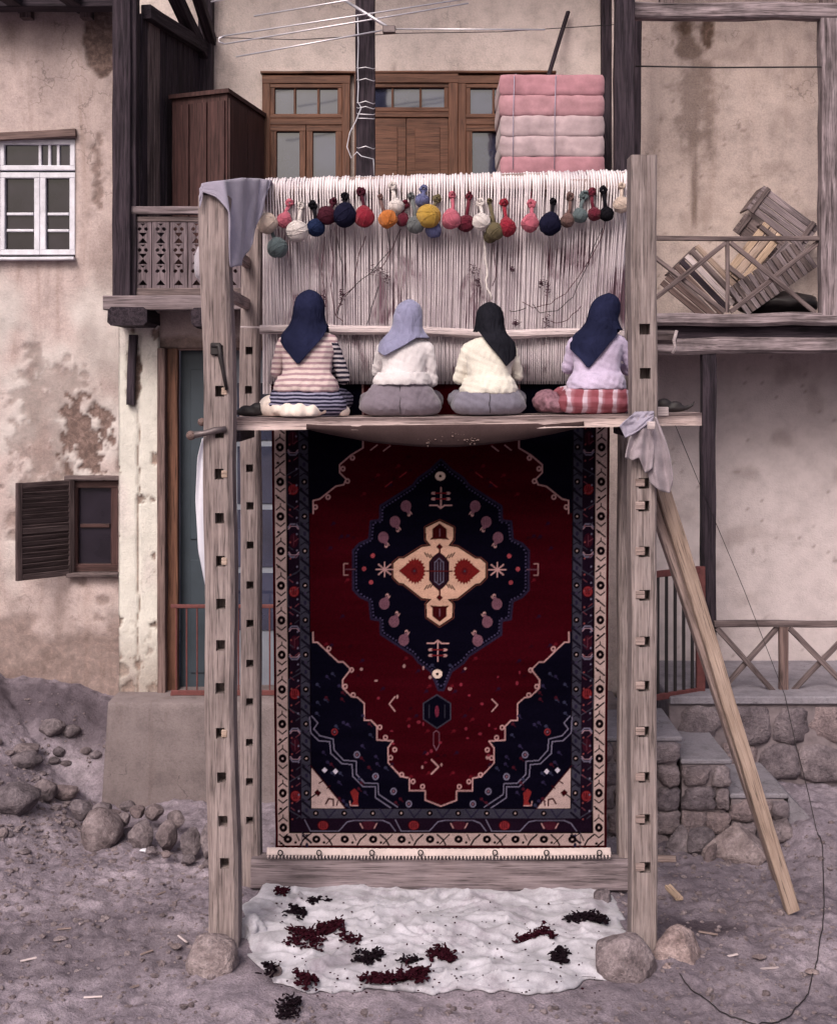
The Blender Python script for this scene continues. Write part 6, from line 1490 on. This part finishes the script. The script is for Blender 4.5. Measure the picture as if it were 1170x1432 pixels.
hh_ = .197; OV = .012; ztop = Z(104, 3.4); k = 0; z = ztop
while z > 4.75:
    z0 = max(z - hh_, 4.712); cushion('mattress', X(698, 3.4) + R.uniform(-.012, .012), X(845, 3.4), 3.4, 4.3, z0 - OV, z + OV, PK[(0, 2, 1, 1, 0, 2, 1)[k % 7]], qb, k * 3.7); z -= hh_; k += 1
for px in (717, 775): tube('cord', [P(px, 236, 3.38), P(px + .5, 160, 3.375), P(px + 2, 106, 3.385), P(px + 4, 103, 3.6), P(px + 4, 103, 4.25)], .004, fabric('cord_blue', L_(.34, .32, .40)), qb, 5)
# television aerial on the middle post
an = thing('television_aerial', 'white metal television aerial fixed to the middle balcony post', 'aerial', P(545, 40, 2.6))
bo0, bo1 = P(476, -4, 2.75), P(546, 40, 2.5)
tube('boom', [bo0, bo1], .014, M['alu'], an, 8)
for (a, b_) in (((330, 79, 2.55), (545, 40, 2.5)), ((545, 40, 2.5), (762, 41, 2.45)), ((312, 50, 2.6), (650, -2, 2.6)), ((314, 61, 2.59), (655, 4, 2.59)), ((355, 22, 2.65), (615, -22, 2.65)), ((295, 2, 2.7), (590, -50, 2.7))):
    tube('element', [P(*a), P(*b_)], .0075, M['alu'], an, 6)
tube('element', [P(313, 50, 2.6), P(306, 53, 2.595), P(306, 58, 2.595), P(314, 61, 2.59)], .0075, M['alu'], an, 6)
box('clamp', P(535, 46, 2.5) + Vector((0, -.03, 0)), P(553, 36, 2.5) + Vector((0, .03, 0)), M['iron'], an)
tube('bracket', [P(520, 22, 2.6), P(515, 24, 2.82)], .02, M['iron'], an, 6)
cb = [P(500, 24, 2.79), P(501, 60, 2.79), P(500, 92, 2.79), P(501, 120, 2.79), P(500, 142, 2.79), P(505, 150, 2.77), P(497, 170, 2.78), P(489, 185, 2.78), P(485, 205, 2.78), P(491, 221, 2.78), P(499, 212, 2.79), P(505, 218, 2.77), P(522, 222, 2.78), P(523, 245, 2.78)]
for y_ in (94, 111, 143, 150, 158, 164, 206): tube('cable_tie', [P(499, y_, 2.8), P(501, y_ + 1, 2.78), P(511, y_ + 2 * math.sin(y_), 2.775), P(522, y_ + 2, 2.78), P(524, y_ + 1, 2.8)], .0045, M['alu'], an, 5)
tube('cable', cb, .0045, M['white_paint'], an, 5)
# old crates and slatted panels behind the lattice
YK = 3.75
def panel(name, label, c, L, W_, ang, n, mats, gap=.012, th=.022, cross=True, Yk=YK, tiltback=.0, cat='crate', group=None, back=None):
    root = thing(name, label, cat, c, group); ca, sa = math.cos(ang), math.sin(ang)
    u = Vector((ca, 0, sa)); v = Vector((-sa * math.cos(tiltback), math.sin(tiltback), ca * math.cos(tiltback))); c = Vector(c); nrm_ = u.cross(v)
    sw = W_ / n
    for k in range(n):
        o = c + v * (sw * (k + .5)); beam('slat', o, o + u * L, sw - gap, th, mats[k % len(mats)], root, up=nrm_, jit=.003, seg=3)
    if cross:
        for f in (.08, .9): beam('batten', c + u * (L * f) + nrm_ * -th * -1, c + u * (L * f) + v * W_ + nrm_ * th, .05, .03, M['mid_x'], root, up=nrm_, seg=2)
    if back:
        for f in (.02, .98): beam('side_board', c + u * L * f - nrm_ * .0 + v * W_ * .5 , c + u * L * f - nrm_ * back + v * W_ * .5, W_ * .98, .02, M['mid_x'], root, up=u, seg=2)
    return root
panel('wooden_crate', 'weathered grey plank crate tipped on its corner against the wall', P(1043, 292, 4.0), .70, .30, math.radians(-37), 4, [M['beam_x'], M['streak_x']], .006, back=.3)
panel('dark_board', 'dark brown boards under the tipped grey crate', P(1024, 322, 4.05), .62, .22, math.radians(-37), 2, [M['mid_x']], .006, cat='board')
panel('slatted_panel', 'grey panel of short cross slats leaning low behind the lattice bars', P(1143, 372, 3.5), .32, .84, math.radians(125), 15, [M['beam_x'], M['mid_x']], .006, cat='panel', cross=False)
panel('yellow_crate', 'crate of fresh yellow boards behind the lattice, slanting up to the right', P(1040, 400, 3.72), .62, .25, math.radians(51), 3, [M['new2_x'], M['new_x']], .008, back=.25, cat='crate')
panel('grey_board', 'pair of grey-brown boards leaning beside the yellow crate', P(1062, 408, 3.66), .55, .15, math.radians(48), 2, [M['jamb_x'], M['beam_x']], .006, cat='board', cross=False)
panel('striped_crate', 'open brown crate with white and tan slats slanting down to the right', P(934, 382, 3.60), .66, .42, math.radians(-46), 6, [M['mid_x'], M['jamb_x'], M['dark_x'], M['pole'], M['mid_x'], M['new_x']], .012, back=.25, cat='crate', cross=False)
panel('brown_board', 'brown board lying under the open striped crate', P(922, 398, 3.5), .66, .14, math.radians(-40), 2, [M['jamb_x']], .01, cat='board', cross=False)
bundle('sack', 1085, 425, 58, 18, 3.9, M['dark_iron'], 'dark sack lying under the slatted panel on the balcony', 'sack', 15, 1.0, .12)
# wires
tag(tube('clothes_line', [P(888, 92, 3.1), P(1000, 94, 3.15), P(1170, 93, 3.15), P(1300, 92, 3.15)], .008, M['dark_iron']), 'thin dark line strung across the upper balcony', 'wire')
tag(tube('porch_wire', [P(300, 52, 2.78), P(420, 55, 2.75), P(560, 46, 2.7), P(700, 44, 2.75), P(858, 34, 2.8)], .004, M['dark_iron']), 'thin wire strung across the porch behind the aerial', 'wire')
def gcab(pts, r, name, label, lay=False):
    q = []
    for i in range(len(pts) - 1):
        for t_ in np.linspace(0, 1, 14, endpoint=False): q.append(Vector(pts[i]).lerp(Vector(pts[i + 1]), t_))
    q.append(Vector(pts[-1]))
    if lay:
        for k in q:
            if k.y < 1.75: k.z = max(k.z, ground_at(k.x, k.y) + .012) if k.y > .9 else ground_at(k.x, k.y) + .012
    return tag(tube(name, q, r, M['dark_iron'], None, 5), label, 'cable')
gp = lambda px, py: (lambda p: Vector((p.x, p.y, ground_at(p.x, p.y) + .012)))(g3(px, py, -.06))
ca_ = [P(1097, 972, 2.82), P(1112, 1040, 2.6), P(1130, 1110, 1.9), P(1142, 1165, 1.75), P(1150, 1205, 1.55), gp(1152, 1262), gp(1150, 1300), gp(1142, 1350), gp(1125, 1390), gp(1095, 1418), gp(1060, 1428), gp(1020, 1418), gp(985, 1398), gp(950, 1370)]
gcab(ca_, .0042, 'black_cable', 'black cable hanging from the terrace and looping over the earth', True)
gcab([P(938, 580, .35), P(980, 682, 1.2), P(1040, 825, 2.1), P(1097, 972, 2.84)], .0028, 'guy_wire', 'thin straight wire from the bench end to the terrace railing')
# scraps on the ground
def chip(px, py, L, w_, a, mat, label, name='wood_offcut', cat='offcut', group=None, th=.02):
    p = g3(px, py, 0.0); z = max(ground_at(p.x, p.y), ground_at(p.x + .05, p.y)) + th * .6; d = Vector((math.cos(a), math.sin(a), 0)) * L / 2; p = Vector((p.x, p.y, z))
    o = beam(name, p - d, p + d, w_, th, mat, None, jit=.003, seg=3); return tag(o, label, cat, group)
chip(941, 1242, .26, .06, 1.75, M['new2_x'], 'short pale offcut of board lying right of the braced post', th=.03)
ob = beam('wood_offcut', P(912, 1201, 1.1), P(945, 1201, 1.05), .05, .045, M['loom_x'], None, jit=.003); tag(ob, 'weathered batten end lying behind the right post', 'offcut')
for i, (px, py, a) in enumerate([(224, 1254, .9), (130, 1385, .1), (185, 1373, .7), (40, 1340, .5), (205, 1335, .8), (1020, 1330, .4), (990, 1300, -.4), (1075, 1340, .2), (90, 1300, .2), (255, 1315, 2.2)]):
    chip(px, py, .09 + R.random() * .06, .018, a, M['pole'] if i % 2 else M['loom_x'], 'small splinter of wood lying on the bare earth', 'splinter', 'splinter', 'splinters on the earth', .01)
for i, (px, py, c) in enumerate([(84, 1330, 0), (246, 1341, 0), (65, 1170, 0), (1135, 1360, 0), (1060, 1345, 0), (205, 1212, 1)]):
    p = gp(px, py); rock('paper_scrap', p + Vector((0, 0, .01)), (.05, .04, .012), 500 + i, M['white_paint'] if c else M['boulder'], 'pale flat flake lying on the bare earth', 'flake', 'pale flakes on the earth', cuts=5, cut=.6)
def slipper(px, py, Y, label, seed, flip=1):
    c = P(px, py, Y); me = union('slipper', [((0, 0, .028), (.125, .042, .03)), ((-.05, 0, .055), (.055, .04, .045)), ((.03, 0, .05), (.05, .038, .03))], [((.11, 0, .03), (.155, 0, .05), .018, .009), ((.155, 0, .05), (.165, 0, .075), .009, .006)], .008, 4)
    for v in me.vertices: v.co.z = max(v.co.z, .0)
    o = link('slipper', me, M['dark_iron'], None, matrix=Matrix.Translation((c.x, c.y, bench_z(c.x) + .005)) @ Matrix.Diagonal((flip, 1, 1, 1))); return tag(o, label, 'slipper')
slipper(350, 578, .3, 'black slipper on the bench beside the left post', 1, -1)
slipper(938, 572, .22, 'black slipper with curled toe on the bench end beyond the right post', 2)
